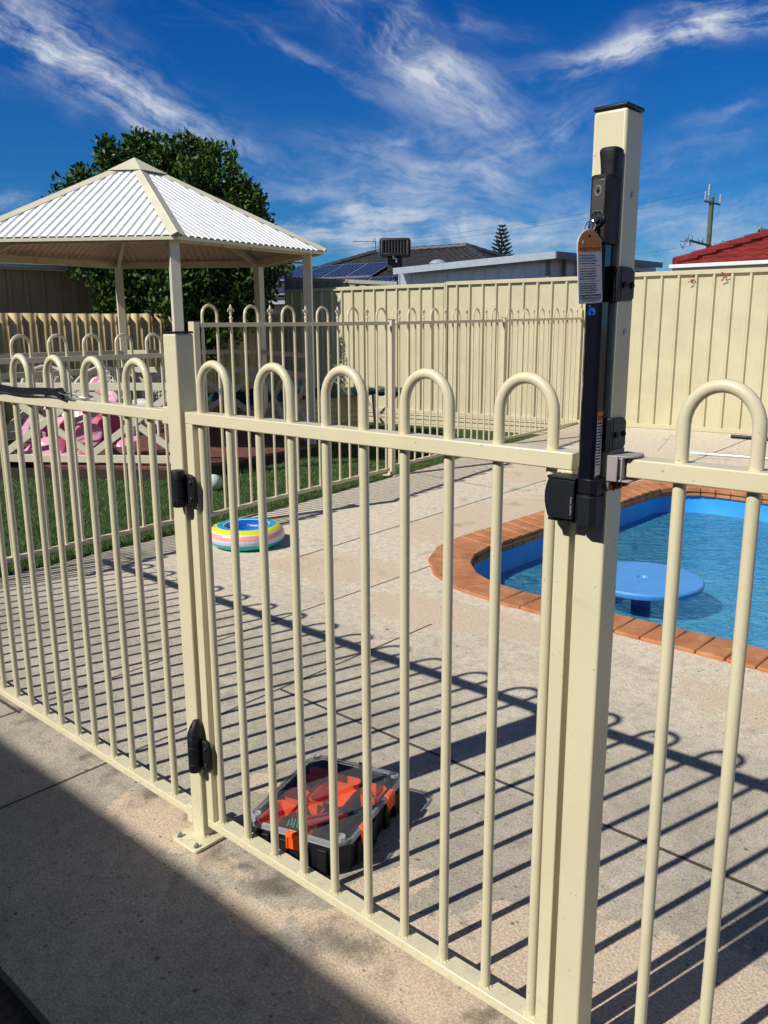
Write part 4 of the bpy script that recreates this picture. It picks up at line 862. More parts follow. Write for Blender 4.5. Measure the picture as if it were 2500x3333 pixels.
mb = MB()
for k in range(46):
    x, y = random.choice([(-4.6 + random.gauss(0, .5), 2.5 + random.gauss(0, .35)), (-2.6 + random.gauss(0, .3), 5.5 + random.gauss(0, 1.2)), (random.uniform(-2.4, 2.0), random.uniform(-.4, 2.0)), (-4.4 + random.gauss(0, .3), 4.6 + random.gauss(0, .8))])
    a = random.uniform(0, 6.28); L = random.uniform(.008, .022) if x > -2.9 else random.uniform(.03, .06); z = 0.003 if x > -2.9 else 0.02; c, q = Vector((x, y, z)), Vector((math.cos(a), math.sin(a), 0)); n2_ = Vector((-q.y, q.x, .5))
    mb.add([c, c + q * L * .5 + n2_ * L * .25, c + q * L + Vector((0, 0, L * .15)), c + q * L * .5 - n2_ * L * .1], [(0, 1, 2, 3)])
struct(tag(mb.build('fallen_leaves', 'leaf_fallen', smooth=False), 'scattered small dry leaves on the concrete and the lawn', 'leaves'), 'stuff')
# poles lying on the deck
def lying(name, a, b, r, m, label, cat, ends=None):
    t = thing(name, ((a[0] + b[0]) / 2, (a[1] + b[1]) / 2, 0), label, cat)
    d = Vector((b[0] - a[0], b[1] - a[1], 0)).normalized(); A = Vector((a[0], a[1], r + .001)); B = Vector((b[0], b[1], r + .001))
    MB().tube([A, B], r, 12).build('shaft', m, t)
    if ends: MB().tube([A - d * 0.01, A + d * 0.09], r * 1.35, 12).build('end_grip', ends, t); MB().tube([A + d * 0.85, A + d * 1.0], r * 1.3, 12).build('end_grip', ends, t)
    return t
lying('telescopic_pole', (-1.70, 7.20), (-0.2, 7.44), 0.016, 'alu', 'grey telescopic pool pole with pale green grips lying on the deck', 'pole', 'ball')
lying('pool_broom', (-1.85, 8.74), (0.3, 8.78), 0.022, 'black', 'black pole with a brush head lying beside the back fence', 'broom')

# ================================================================== far pool fence
gA = 'far pool fence panels'
def far_hoop(mb, p, q, z0, zs, ztop, r):
    c = (Vector(p) + Vector(q)) / 2; hw = (Vector(q) - Vector(p)) / 2; pts = [(p[0], p[1], z0), (p[0], p[1], zs)]
    for k in range(1, 10): a = math.pi * (1 - k / 10); v = c + hw * math.cos(a); pts.append((v.x, v.y, zs + (ztop - zs) * math.sin(a)))
    pts += [(q[0], q[1], zs), (q[0], q[1], z0)]; mb.tube(pts, r, 8)
def spear(mb, p, z0, zt, r):
    mb.tube([(p[0], p[1], z0), (p[0], p[1], zt - 0.085)], r, 8)
def finial(p, zt, d):
    mb = MB(); x, y = p; s = Vector((d[0], d[1], 0))
    mb.lathe([(0.007, -0.100), (0.012, -0.094), (0.012, -0.084), (0.007, -0.078), (0.0055, -0.070), (0.010, -0.062), (0.010, -0.057), (0.006, -0.052)], (x, y, zt), 8)
    mb.lathe([(0.005, -0.054), (0.010, -0.040), (0.0085, -0.022), (0.004, -0.006), (0.0, 0.0)], (x, y, zt), 8)
    for sg in (-1, 1):
        pts = []
        for t in range(9):
            a = R(200 - t * 28); pts.append((x + s.x * sg * (0.016 + 0.011 * math.cos(a)), y + s.y * sg * (0.016 + 0.011 * math.cos(a)), zt - 0.046 + 0.014 * math.sin(a)))
        mb.tube(pts, [0.004, 0.005, 0.006, 0.006, 0.005, 0.005, 0.004, 0.003, 0.002], 6)
    return mb
def far_panel(a, b, zr0, zr1, zb0, zb1, bars, pat, ztop, label, rw=0.036, r=0.0093):
    a3, b3 = Vector((a[0], a[1], 0)), Vector((b[0], b[1], 0)); d = (b3 - a3).normalized(); L = (b3 - a3).length
    t = thing('pool_fence', ((a[0] + b[0]) / 2, (a[1] + b[1]) / 2, 0), label, 'fence', gA)
    zz = lambda z0, z1, s_: z0 + (z1 - z0) * s_ / L
    MB().bar((a[0], a[1], zr0 - .014), (b[0], b[1], zr1 - .014), rw, .028).build('top_rail', 'cream_far', t, bevel=0.002)
    MB().bar((a[0], a[1], zb0 - .013), (b[0], b[1], zb1 - .013), rw, .026).build('bottom_rail', 'cream_far', t, bevel=0.002)
    i = 0
    for c in pat:
        s_ = bars[i]; P = a3 + d * s_; z0 = zz(zb0, zb1, s_); zt = zz(zr0, zr1, s_) + ztop
        if c == 'L':
            Q = a3 + d * bars[i + 1]; mb = MB(); far_hoop(mb, (P.x, P.y, 0), (Q.x, Q.y, 0), z0, zt - (Q - P).length / 2 - 0.008, zt - r, r); mb.build('looped_picket', 'cream_far', t); i += 2
        else:
            mb = MB(); spear(mb, (P.x, P.y), z0, zt, r * 0.95); o = mb.build('spear_picket', 'cream_far', t); finial((P.x, P.y), zt, d).build('finial', 'cream_far', o); i += 1
    return t
def far_post(x, y, z1, label, d=(-0.157, 0.988), s=0.050, z0=-0.02):
    t = thing('fence_post', (x, y, 0), label, 'post', 'far pool fence posts')
    f = lambda u_, v_, z: (x + u_ * d[1] + v_ * d[0], y - u_ * d[0] + v_ * d[1], z)
    h = s / 2
    MB().prism([(-h, -h), (h, -h), (h, h), (-h, h)], z0, z1, f).build('post', 'cream_far', t, bevel=0.003)
    MB().prism([(-h - .001, -h - .001), (h + .001, -h - .001), (h + .001, h + .001), (-h - .001, h + .001)], z1 + .0005, z1 + .006, f).build('cap', 'black', t)
    MB().prism([(-.065, -.055), (.065, -.055), (.065, .055), (-.065, .055)], 0.001, 0.009, f).build('base_plate', 'cream_far', t)
    return t
def fx(y): return -2.875 - (y - 2.107) * 0.1585
xa = lambda y: -2.791 - 0.0801 * (y)
# near-left panel (plain loops)
st0 = -0.30; y0_ = 0.886 - 0.2135 * 5
bars = []
yy = y0_
while yy < 1.95: bars += [yy, yy + 0.1065]; yy += 0.2135
a_ = (xa(y0_ - 0.06), y0_ - 0.06); b_ = (xa(1.985), 1.985); Lk = math.hypot(1, 0.0801)
far_panel(a_, b_, 1.128, 1.131, 0.072, 0.076, [(q - a_[1]) * Lk for q in bars if True][:len(bars) // 2 * 2], 'L' * (len(bars) // 2), 0.124, 'far pool fence panel with plain loops only, beside the lawn at left')
panels = [((fx(2.085), 2.085), (fx(4.262), 4.262), 1.313, 1.326, 0.088, 0.075, [2.119, 2.25, 2.378, 2.508, 2.643, 2.767, 2.894, 3.029, 3.16, 3.296, 3.431, 3.555, 3.693, 3.827, 3.956, 4.097, 4.234], 'LSLSLSLSLSL', 'first far pool fence panel with spear heads, nearest the gazebo'),
          ((fx(4.385), 4.385), (fx(6.505), 6.505), 1.328, 1.357, 0.090, 0.078, [4.448, 4.596, 4.719, 4.859, 4.995, 5.132, 5.268, 5.417, 5.553, 5.694, 5.842, 5.977, 6.127, 6.26, 6.403], 'SLSLSLSLSL', 'middle far pool fence panel with spear heads, between two far posts'),
          ((fx(6.605), 6.605), (fx(9.02), 9.02), 1.360, 1.397, 0.076, 0.030, [6.635, 6.769, 6.916, 7.063, 7.218, 7.362, 7.526, 7.662, 7.81, 7.978, 8.126, 8.277, 8.44, 8.585, 8.753, 8.914, 8.985], 'LSLSLSLSLSL', 'last far pool fence panel with spear heads, ending at the back fence')]
Lk2 = math.hypot(1, 0.1585)
for a_, b_, zr0, zr1, zb0, zb1, ys, pat, lab in panels:
    need = sum(2 if c == 'L' else 1 for c in pat)
    while need > len(ys): pat = pat[:-1]; need = sum(2 if c == 'L' else 1 for c in pat)
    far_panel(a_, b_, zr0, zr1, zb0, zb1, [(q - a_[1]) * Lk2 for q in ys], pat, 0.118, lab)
far_post(fx(2.045), 2.045, 1.320, 'far fence post where the plain and spear-topped fence panels meet')
far_post(fx(4.322), 4.322, 1.339, 'far fence post nearest the gazebo corner, first in the spear-topped fence')
far_post(fx(6.555), 6.555, 1.369, 'far fence post in front of the cream back fence, between the last two panels')
far_post(fx(9.02), 9.02, 1.402, 'last far fence post against the cream back fence')

# ================================================================== back boundary fence
e = Vector((0.9917, 0.1288, 0)); u = Vector((-0.1288, 0.9917, 0))
B0 = Vector((-3.302, 9.036, 0))
def bf(s, v, z): p = B0 + e * s + u * v; return (p.x, p.y, z)
back = thing('back_fence', bf(0, 0, 0), 'tall cream ribbed steel boundary fence across the back of the yard', 'fence')
def ribsheet(s0, s1, z0, z1, depth=0.032, pitch=0.206, ph=0.0):
    # trapezoid profile: wide pans, narrow ribs standing towards the viewer
    prof = []; s = s0 - (s0 - ph) % pitch
    while s < s1:
        for q, dpt in ((0.0, 0), (pitch - 0.052, 0), (pitch - 0.036, -depth), (pitch - 0.014, -depth), (pitch - 0.0005, 0)):
            if s0 <= s + q <= s1: prof.append((s + q, dpt))
        s += pitch
    prof = [(s0, 0)] + prof + [(s1, 0)]
    mb = MB(); n_ = len(prof); mb.add([bf(a, b, z0(a)) for a, b in prof] + [bf(a, b, z1(a)) for a, b in prof], [(i, i + 1, n_ + i + 1, n_ + i) for i in range(n_ - 1)])
    return mb
ft = lambda s: 1.912 + 0.006 * s * 1.3 if s > -3 else 1.885 + (s + 3) * 0.004
fb = lambda s: -0.0 if s > -1.2 else (-0.02 if s > -3 else -0.02)
cut = [-5.72, -5.22, -2.72, -0.28, 2.16, 4.6, 7.0]
for a, b in zip(cut[:-1], cut[1:]):
    z1_ = lambda s, A=a, B=b: ft((A + B) / 2)
    ribsheet(a + 0.02, b - 0.02, lambda s: 0.03, z1_, ph=-0.04).build('fence_sheet', 'colorbond', back, smooth=False, fixn=False, solid=0.0015)
    zt = ft((a + b) / 2)
    mb = MB(); mb.bar(bf(a + .02, -0.012, zt - 0.012), bf(b - .02, -0.012, zt - 0.012), 0.052, 0.052); mb.build('top_rail', 'colorbond', back, bevel=0.004)
    mb = MB(); mb.bar(bf(a + .02, -0.012, 0.03), bf(b - .02, -0.012, 0.03), 0.050, 0.055); mb.build('bottom_rail', 'colorbond', back, bevel=0.004)
for s in cut:
    mb = MB(); zt = ft(s) + 0.016; mb.bar(bf(s - .014, -0.004, -0.15), bf(s - .014, -0.004, zt), 0.024, 0.06, up=tuple(u)); mb.bar(bf(s + .014, -0.004, -0.15), bf(s + .014, -0.004, zt), 0.024, 0.06, up=tuple(u)); mb.build('post', 'colorbond', back, bevel=0.003)
for k_, (z0_, z1_) in enumerate(((-0.02, 0.0), (-0.075, -0.030), (-0.145, -0.082), (-0.26, -0.15))):
    mb = MB(); mb.bar(bf(-5.7, -0.02 - 0.014 * (k_ % 2), (z0_ + z1_) / 2), bf(-0.75, -0.02 - 0.014 * (k_ % 2), (z0_ + z1_) / 2), 0.05, z1_ - z0_); mb.build('plinth', 'colorbond', back, bevel=0.004)
# dried leaves caught under the rail
def leafclump(s, z, label, n_=10):
    mb = MB()
    for i in range(n_):
        c = Vector(bf(s + random.uniform(-.02, .02), -0.05 - random.uniform(0, .012), z - random.uniform(0, .07))); a = Vector((random.uniform(-1, 1), random.uniform(-.3, .3), random.uniform(-1, .2))).normalized(); b2 = a.cross(Vector((random.uniform(-1, 1), 1, random.uniform(-1, 1)))).normalized(); L = random.uniform(.02, .05)
        mb.add([c, c + a * L * .5 + b2 * L * .28, c + a * L, c + a * L * .5 - b2 * L * .28], [(0, 1, 2, 3)])
    tag(mb.build('dry_leaves', 'leaf_dry', smooth=False), label, 'leaves', 'dry leaves caught under the fence rail')
leafclump(0.70, 1.875, 'left clump of orange dry leaves hanging under the back fence rail')
leafclump(1.08, 1.885, 'middle clump of orange dry leaves hanging under the back fence rail')
leafclump(1.93, 1.90, 'dry leaf clump under the back fence rail near the right edge of the photo', 5)
# corner: grey panel fence of the neighbour, standing behind
nb = thing('neighbour_fence', (-9.2, 8.5, 0), 'grey ribbed steel fence standing behind and above the cream back fence corner', 'fence')
mb = MB(); A0 = Vector((-9.08, 8.42, 0)); D_ = Vector((0.985, 0.172, 0)); nrm = Vector((-0.172, 0.985, 0)); prof = []
s = 0
while s < 2.05:
    for q, dpt in ((0.0, 0), (0.12, 0), (0.135, 0.03), (0.185, 0.03), (0.2, 0)): prof.append((s + q, dpt))
    s += 0.2
vs = [tuple(A0 + D_ * a + nrm * b + Vector((0, 0, -0.1))) for a, b in prof] + [tuple(A0 + D_ * a + nrm * b + Vector((0, 0, 2.045 - 0.068 * a))) for a, b in prof]
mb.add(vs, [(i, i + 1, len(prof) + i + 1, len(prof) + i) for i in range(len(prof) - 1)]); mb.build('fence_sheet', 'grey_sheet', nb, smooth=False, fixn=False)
pA, pB = A0 + Vector((0, 0, 2.075)), A0 + D_ * 2.1 + Vector((0, 0, 1.93)); MB().bar(pA, pB, 0.05, 0.055).build('top_rail', 'grey_sheet', nb)
MB().box(-9.14, -9.06, 8.38, 8.46, -0.2, 2.12).build('post', 'zinc_dark', nb)

# ================================================================== left fibro fence and the sheds
fd = Vector((-0.205, -0.9788, 0)); fn_ = Vector((-0.9788, 0.205, 0)); F0 = Vector((-9.03, 8.29, 0))
fib = thing('fibro_fence', (-10.6, 5.7, 0), 'old yellowish corrugated cement sheet fence behind the gazebo', 'fence')
L_ = 0.0; k = 0
while L_ < 9.0:
    L1 = L_ + 1.30; mb = MB(); N = 56; dz = random.uniform(-.006, .006)
    P = [F0 + fd * (L_ + (L1 - .008 - L_) * i / N) + fn_ * (0.036 * math.sin(2 * math.pi * ((L_ + (L1 - L_) * i / N)) / 0.185)) for i in range(N + 1)]
    mb.add([(p.x, p.y, -0.25) for p in P] + [(p.x, p.y, 1.495 + dz) for p in P], [(i, i + 1, N + 2 + i, N + 1 + i) for i in range(N)])
    mb.build('fence_sheet', 'fibro', fib, solid=0.007, fixn=False); L_ = L1; k += 1
shd = thing('garden_shed', (-13, 6.5, 0), 'dark brown ribbed metal shed with blue-grey gutter behind the left fence', 'shed')
S0 = F0 + fd * 1.88 + fn_ * 1.8; prof = []; s = 0
while s < 9:
    for q, dpt in ((0, 0), (0.16, 0), (0.18, -.03), (0.23, -.03), (0.25, 0)): prof.append((s + q, dpt))
    s += 0.25
mb = MB(); vs = []
for zz in (-0.2, 2.18): vs += [tuple(S0 + fd * a + fn_ * b + Vector((0, 0, zz))) for a, b in prof]
mb.add(vs, [(i, i + 1, len(prof) + i + 1, len(prof) + i) for i in range(len(prof) - 1)])
q0 = S0; q1 = S0 + fn_ * 4; mb.add([(q0.x, q0.y, -.2), (q1.x, q1.y, -.2), (q1.x, q1.y, 2.18), (q0.x, q0.y, 2.18)], [(0, 1, 2, 3)])
mb.build('wall', 'shed_wall', shd, smooth=False, fixn=False)
a_, b_ = S0 + fd * -0.12 - fn_ * 0.10 + Vector((0, 0, 2.225)), S0 + fd * 9 - fn_ * 0.10 + Vector((0, 0, 2.24)); MB().bar(a_, b_, 0.12, 0.07).build('gutter', 'shed_trim', shd, bevel=0.01)
mb = MB(); r0, r1 = S0 + fd * -0.15 - fn_ * 0.14, S0 + fd * 9 - fn_ * 0.14; mb.add([(r0.x, r0.y, 2.262), (r1.x, r1.y, 2.28), (r1.x + fn_.x * 4.3, r1.y + fn_.y * 4.3, 2.45), (r0.x + fn_.x * 4.3, r0.y + fn_.y * 4.3, 2.44)], [(0, 1, 2, 3)]); mb.build('roof', 'shed_trim', shd, smooth=False, solid=0.03)
mb = MB(); mb.box(-0.045, 0.045, -0.03, 0.03, -.2, 2.2); ppos = S0 - fn_ * .06; mb.v = [(ppos.x + v[0], ppos.y + v[1], v[2]) for v in mb.v]; mb.build('downpipe', 'shed_trim', shd)
# loose cable on the shed wall
mb = MB(); P = []
ctl = [(0.52, 2.19), (0.55, 2.02), (0.58, 1.84), (0.50, 1.72), (0.38, 1.62), (0.30, 1.53), (0.24, 1.44)]
for a, z in ctl: p = S0 + fd * a - fn_ * 0.10; P.append((p.x, p.y, z))
mb.tube(P, 0.008, 6); tag(mb.build('cable', 'bracket'), 'thin pale cable hanging down the dark shed wall', 'cable')

# ================================================================== gazebo
GC = Vector((-6.10, 3.765, 0)); GR = 1.70; GE = 1.86; A0_ = -23.5
def gp_(i, r, z): a = R(A0_ + 60 * i); return Vector((GC.x + r * math.cos(a), GC.y + r * math.sin(a), z))
gz = thing('gazebo', (GC.x, GC.y, 0), 'six sided garden gazebo with white corrugated roof and cream posts', 'gazebo')
ZE, ZA = 2.015, 2.880; DK = 0.10
for i in range(6):
    p = gp_(i, GR, 0); a = R(A0_ + 60 * i)
    f = lambda x, y, z: (p.x + x * math.cos(a) - y * math.sin(a), p.y + x * math.sin(a) + y * math.cos(a), z)
    MB().prism([(-.042, -.042), (.042, -.042), (.042, .042), (-.042, .042)], -0.02, 2.03, f).build('post', 'gazebo', gz, bevel=0.004)
for i in range(6):
    A, B = gp_(i, GR + 0.01, 2.012), gp_(i + 1, GR + 0.01, 2.012); MB().bar(A, B, 0.045, 0.072).build('beam', 'rusty_beam', gz, bevel=0.003)
    A, B = gp_(i, GE, ZE - 0.018), gp_(i + 1, GE, ZE - 0.018); MB().bar(A, B, 0.02, 0.026).build('fascia', 'gazebo', gz)
    # corrugated triangular roof sheet
    A, B, T = gp_(i, GE + 0.015, ZE), gp_(i + 1, GE + 0.015, ZE), Vector((GC.x, GC.y, ZA))
    ed = (B - A); L = ed.length; ed = ed.normalized(); mid = (A + B) / 2; up = (T - mid); H = up.length; up = up.normalized(); nm = ed.cross(up).normalized()
    if nm.z < 0: nm = -nm
    mb = MB(); pitch = 0.074; vs = []; prof = []; k = 0; x_ = -L / 2
    while x_ < L / 2:
        for q_, h_ in ((0, .0065), (.34, .0065), (.50, -.0065), (.62, -.0065), (.80, .0065)): prof.append((min(L / 2, x_ + q_ * pitch), h_))
        x_ += pitch
    for s_, w_ in prof:
        hmax = H * max(0.0, 1 - abs(s_) / (L / 2))
        for j in range(2): vs.append(mid + ed * s_ + up * (hmax * j) + nm * w_)
    mb.add(vs, [(k * 2, k * 2 + 2, k * 2 + 3, k * 2 + 1) for k in range(len(prof) - 1)]); mb.build('roof_sheet', 'roof_white', gz, fixn=False, solid=0.002, smooth=False)
    mb.v = [tuple(Vector(v) - nm * 0.005) for v in mb.v]; mb.build('sheet_underside', 'ceiling', gz, fixn=False, smooth=False)  # copy just below colours the underside of the roof sheet
    # ridge capping with two wings
    P0, P1 = gp_(i, GE + 0.03, ZE + 0.012), Vector((GC.x, GC.y, ZA + 0.012)); d = (P1 - P0).normalized(); sd = Vector((-math.sin(R(A0_ + 60 * i)), math.cos(R(A0_ + 60 * i)), 0)); P1 = P1 - d * 0.12
    mb = MB(); vs = []
    for P in (P0, P1): vs += [P + sd * -0.062 + Vector((0, 0, -0.020)), P + sd * -0.012 + Vector((0, 0, 0.006)), P + Vector((0, 0, 0.014)), P + sd * 0.012 + Vector((0, 0, 0.006)), P + sd * 0.062 + Vector((0, 0, -0.020))]
    mb.add(vs, [(k, k + 1, k + 6, k + 5) for k in range(4)]); mb.build('ridge_cap', 'gazebo', gz, smooth=False, solid=0.004, fixn=False)
    MB().bar(gp_(i, GR, 1.99), Vector((GC.x, GC.y, ZA - 0.13)), 0.04, 0.06).build('rafter', 'gazebo', gz)
mb = MB(); vs = [tuple(gp_(i, 0.32, ZA - 0.115)) for i in range(6)] + [(GC.x, GC.y, ZA + 0.045)]; mb.add(vs, [(i, (i + 1) % 6, 6) for i in range(6)]); mb.build('roof_cap', 'gazebo', gz, smooth=False, solid=0.004)
# side rails with crossed braces; the side between post 0 and 1 is the open entrance
for i in (1, 2, 3, 4, 5):
    A, B = gp_(i, GR, 0), gp_(i + 1, GR, 0); d = (B - A).normalized(); A2, B2 = A + d * 0.045, B - d * 0.045; z0, z1, z2 = 0.125, 0.79, 1.0
    nrm = d.cross(Vector((0, 0, 1)))
    mb = MB(); V = lambda P, z, o=0: Vector((P.x + nrm.x * o, P.y + nrm.y * o, z))
    mb.bar(V(A2, z0 + .0325), V(B2, z0 + .0325), 0.04, 0.065); mb.bar(V(A2, z1), V(B2, z1), 0.04, 0.065)
    if i in (1, 2, 3, 4): mb.bar(V(A2, z2), V(B2, z2), 0.04, 0.05)
    M_ = (A2 + B2) / 2
    for P, Q in ((A2, M_), (M_, B2)):
        mb.bar(V(P, z0 + .07, .004), V(Q, z1 - .03, .004), 0.028, 0.06); mb.bar(V(P, z1 - .03, -.004), V(Q, z0 + .07, -.004), 0.026, 0.06)
    mb.build('side_rail', 'gazebo', gz, bevel=0.002)
mb = MB()
# deck boards clipped to the hexagon
hexp = [(gp_(i, GR + 0.10, 0).x, gp_(i, GR + 0.10, 0).y) for i in range(6)]
bd = R(A0_ + 30); bx_, by_ = Vector((math.cos(bd), math.sin(bd))), Vector((-math.sin(bd), math.cos(bd)))
HH = (GR + 0.10) * math.cos(R(30)); yb = -HH
wd = 0.088
RAD = GR + 0.10
k = -int(HH / wd)
while k * wd < HH:
    v0, v1 = max(-HH, k * wd), min(HH, (k + 1) * wd - 0.005)
    # extent along the board: hexagon with flat sides perpendicular to bx_
    ext = lambda v: HH   # along bx_ (flat side distance)
    lim = lambda v: HH if abs(v) <= RAD / 2 else HH - (abs(v) - RAD / 2) * math.tan(R(60)) 
    a0, a1 = max(0.02, lim(v0)), max(0.02, lim(v1))
    C2 = Vector((GC.x, GC.y)); pt = lambda s_, v: tuple(C2 + bx_ * s_ + by_ * v)
    mb.prism([pt(-a0, v0), pt(a0, v0), pt(a1, v1), pt(-a1, v1)], DK - 0.022, DK)
    k += 1
mb.build('decking', 'deck', gz, smooth=False)
mb = MB()
for i in range(6): mb.bar(gp_(i, GR + 0.085, 0.03), gp_(i + 1, GR + 0.085, 0.03), 0.03, 0.095)
mb.build('deck_edge', 'deck_edge', gz, smooth=False)
# deck apron under everything, dark
mb = MB(); mb.add([tuple(gp_(i, GR + 0.06, 0.06)) for i in range(6)], [tuple(range(6))]); mb.build('deck_frame', 'deck_edge', gz, smooth=False)

# chairs in the gazebo: white wicker armchairs
def wicker_chair(x, y, rz, label):
    t = thing('wicker_chair', (x, y, DK), label, 'chair', 'white wicker chairs in the gazebo'); ca, sa = math.cos(rz), math.sin(rz)
    f = lambda a, b, z: (x + a * ca - b * sa, y + a * sa + b * ca, DK + z)
    def back(u_, v_):  # curved wrap: u_ -1..1 around, v_ height
        a = u_ * R(80); r = 0.27 + 0.03 * v_; top = 0.76 - 0.22 * abs(u_) ** 1.6
        return f(r * math.sin(a), 0.05 + r * math.cos(a), 0.36 + (top - 0.36) * v_)
    mb = MB()
    for k in range(25):
        u_ = -1 + 2 * k / 24; mb.tube([back(u_, v / 6) for v in range(7)], 0.0055, 5)
    for v in range(1, 9): mb.tube([back(-1 + 2 * k / 24, v / 8) for k in range(25)], 0.005, 5)
    for k in range(24):
        mb.tube([back(-1 + 2 * k / 24, (k % 2) * .5), back(-1 + 2 * (k + 1) / 24, .5 + (k % 2) * .5)], 0.004, 4)
    mb.build('backrest', 'wicker', t)
    mb = MB(); mb.tube([back(-1 + 2 * k / 24, 1.0) for k in range(25)], 0.017, 8); mb.build('rim', 'wicker', t)
    MB().prism([(0.26 * math.cos(R(q)), 0.03 + 0.25 * math.sin(R(q))) for q in range(0, 360, 20)], 0.37, 0.42, f).build('seat', 'wicker', t, bevel=0.01)
    for lx, ly in ((-.2, -.15), (.2, -.15), (-.2, .22), (.2, .22)): MB().tube([f(lx, ly, 0), f(lx * .9, ly * .9, .38)], 0.016, 8).build('leg', 'wicker', t)
wicker_chair(-7.05, 3.72, R(48), 'white wicker chair directly behind the pink toy in the gazebo')
wicker_chair(-7.62, 3.45, R(70), 'white wicker chair left of the other, half hidden by the fence loops')
wicker_chair(-6.42, 4.02, R(10), 'white wicker chair with plaited side at the right of the pink toy')
# pink inflatable toy: slide, arch and basin
pk = thing('pink_play_tent', (-5.85, 3.0, DK), 'collapsed pink inflatable toy house on the gazebo deck', 'toy')
def P_(a, b, z): # a along the front of the toy, b away
    c0 = Vector((-5.755, 2.115, 0)); p = c0 + Vector((0.7457, 0.6663, 0)) * a + Vector((-0.667, 0.745, 0)) * b; return (p.x, p.y, DK + z)
def puff(poly, thick, mt, name, nrm=None):
    thick *= 0.4
    mb = MB(); pts = [Vector(P_(*p)) for p in poly]; c = sum(pts, Vector()) / len(pts); n_ = (pts[1] - pts[0]).cross(pts[2] - pts[0]).normalized(); m_ = len(pts)
    rows = [(1.0, 0), (0.985, thick * .6), (0.90, thick * .95), (0.4, thick * 1.1)]
    vs = []
    for s_, h in rows: vs += [c + (p - c) * s_ + n_ * h for p in pts]
    for s_, h in rows[1:]: vs += [c + (p - c) * s_ - n_ * h for p in pts]
    fs = []
    for j in range(3): fs += [(j * m_ + i, j * m_ + (i + 1) % m_, (j + 1) * m_ + (i + 1) % m_, (j + 1) * m_ + i) for i in range(m_)]
    off = 4 * m_; fs += [(i, (i + 1) % m_, off + (i + 1) % m_, off + i) for i in range(m_)]
    for j in range(2): fs += [(off + j * m_ + i, off + j * m_ + (i + 1) % m_, off + (j + 1) * m_ + (i + 1) % m_, off + (j + 1) * m_ + i) for i in range(m_)]
    fs += [tuple(3 * m_ + i for i in range(m_)), tuple(off + 2 * m_ + i for i in range(m_))]
    mb.add(vs, fs); o = mb.build(name, mt, pk); sb = o.modifiers.new('sub', 'SUBSURF'); sb.levels = 1; sb.render_levels = 2; return o
puff([(0.04, .34, .05), (0.98, .34, .08), (0.95, .40, .46), (0.60, .42, .66), (0.16, .36, .52)], 0.03, 'pink', 'back_panel')
puff([(0.0, .02, .01), (0.60, .02, .02), (0.40, .20, .22), (0.14, .22, .24), (0.05, .18, .14)], 0.03, 'pink', 'floor_panel')
puff([(0.0, .06, .14), (0.09, .10, .20), (0.19, .24, .56), (0.11, .24, .56), (0.05, .18, .40)], 0.02, 'pink_pale', 'side_panel')
puff([(0.16, .20, .30), (0.42, .14, .26), (0.46, .22, .56), (0.22, .28, .58)], 0.02, 'pink_pale', 'side_panel')
puff([(0.40, .18, .06), (0.62, .16, .04), (0.70, .24, .30), (0.44, .26, .40)], 0.03, 'pink', 'wall_panel')
puff([(0.66, .30, .10), (0.96, .28, .18), (0.96, .34, .36), (0.82, .38, .54), (0.62, .38, .50)], 0.03, 'pink_hot', 'inner_wall')
puff([(0.40, .10, .40), (0.54, .06, .33), (0.78, .06, .42), (0.80, .20, .52), (0.72, .24, .60), (0.42, .22, .56)], 0.04, 'pink_pale', 'roof_panel')
puff([(0.46, .10, .14), (0.66, .10, .10), (0.80, .12, .24), (0.74, .14, .38), (0.52, .14, .34)], 0.02, 'pink', 'window_panel')
puff([(0.44, .06, .04), (0.56, .06, .00), (0.76, .08, .10), (0.68, .10, .16), (0.52, .10, .12)], 0.03, 'pink_hot', 'door_sill')
puff([(0.38, .08, .08), (0.44, .08, .06), (0.48, .10, .36), (0.40, .10, .44)], 0.025, 'pink_hot', 'door_frame')
puff([(0.56, .30, .58), (0.86, .30, .58), (0.80, .34, .72), (0.64, .36, .80)], 0.03, 'pink', 'gable_panel')
puff([(0.74, .22, .48), (0.90, .22, .50), (0.90, .28, .64), (0.74, .28, .64)], 0.025, 'pink_pale', 'gable_panel')
puff([(0.84, .12, .12), (1.02, .14, .15), (1.12, .22, .24), (0.90, .22, .22)], 0.02, 'pink', 'flap')
mb = MB(); mb.tube([P_(0.54, .08, 0.20), P_(0.76, .07, 0.29)], 0.006, 6); mb.build('seam', 'ink_black', pk)

# raised bed with tarp, and folding table behind the far fence
rb = thing('raised_garden_bed', (-6.95, 6.75, -0.1), 'cream corrugated steel raised bed under a dark green tarpaulin behind the gazebo', 'planter')
def rbp(a, b, z): c0 = Vector((-6.42, 7.36, 0)); da = Vector((-0.05, -1.0, 0)).normalized(); db = Vector((-1, 0.05, 0)).normalized(); p = c0 + da * a + db * b; return (p.x, p.y, z)
mb = MB(); N = 60; ZT, ZB = 0.40, -0.12
for (a0, b0, a1, b1) in ((0, 0, 1.95, 0), (0, 1.0, 0, 0)):
    nn_ = (-1 if b0 == b1 else 0); vs = []
    for k in range(N + 1):
        z = ZB + (ZT - ZB) * k / N; w_ = 0.016 * math.sin(2 * math.pi * k / N * 6.5)
        if b0 == b1: vs += [rbp(a0, w_, z), rbp(a1, w_, z)]
        else: vs += [rbp(w_, b0, z), rbp(w_, b1, z)]
    mb.add(vs, [(2 * k, 2 * k + 1, 2 * k + 3, 2 * k + 2) for k in range(N)])
mb.build('side_sheet', 'colorbond', rb, fixn=False, solid=0.002)
tp_ = MB(); NX, NY = 26, 14; vs = []
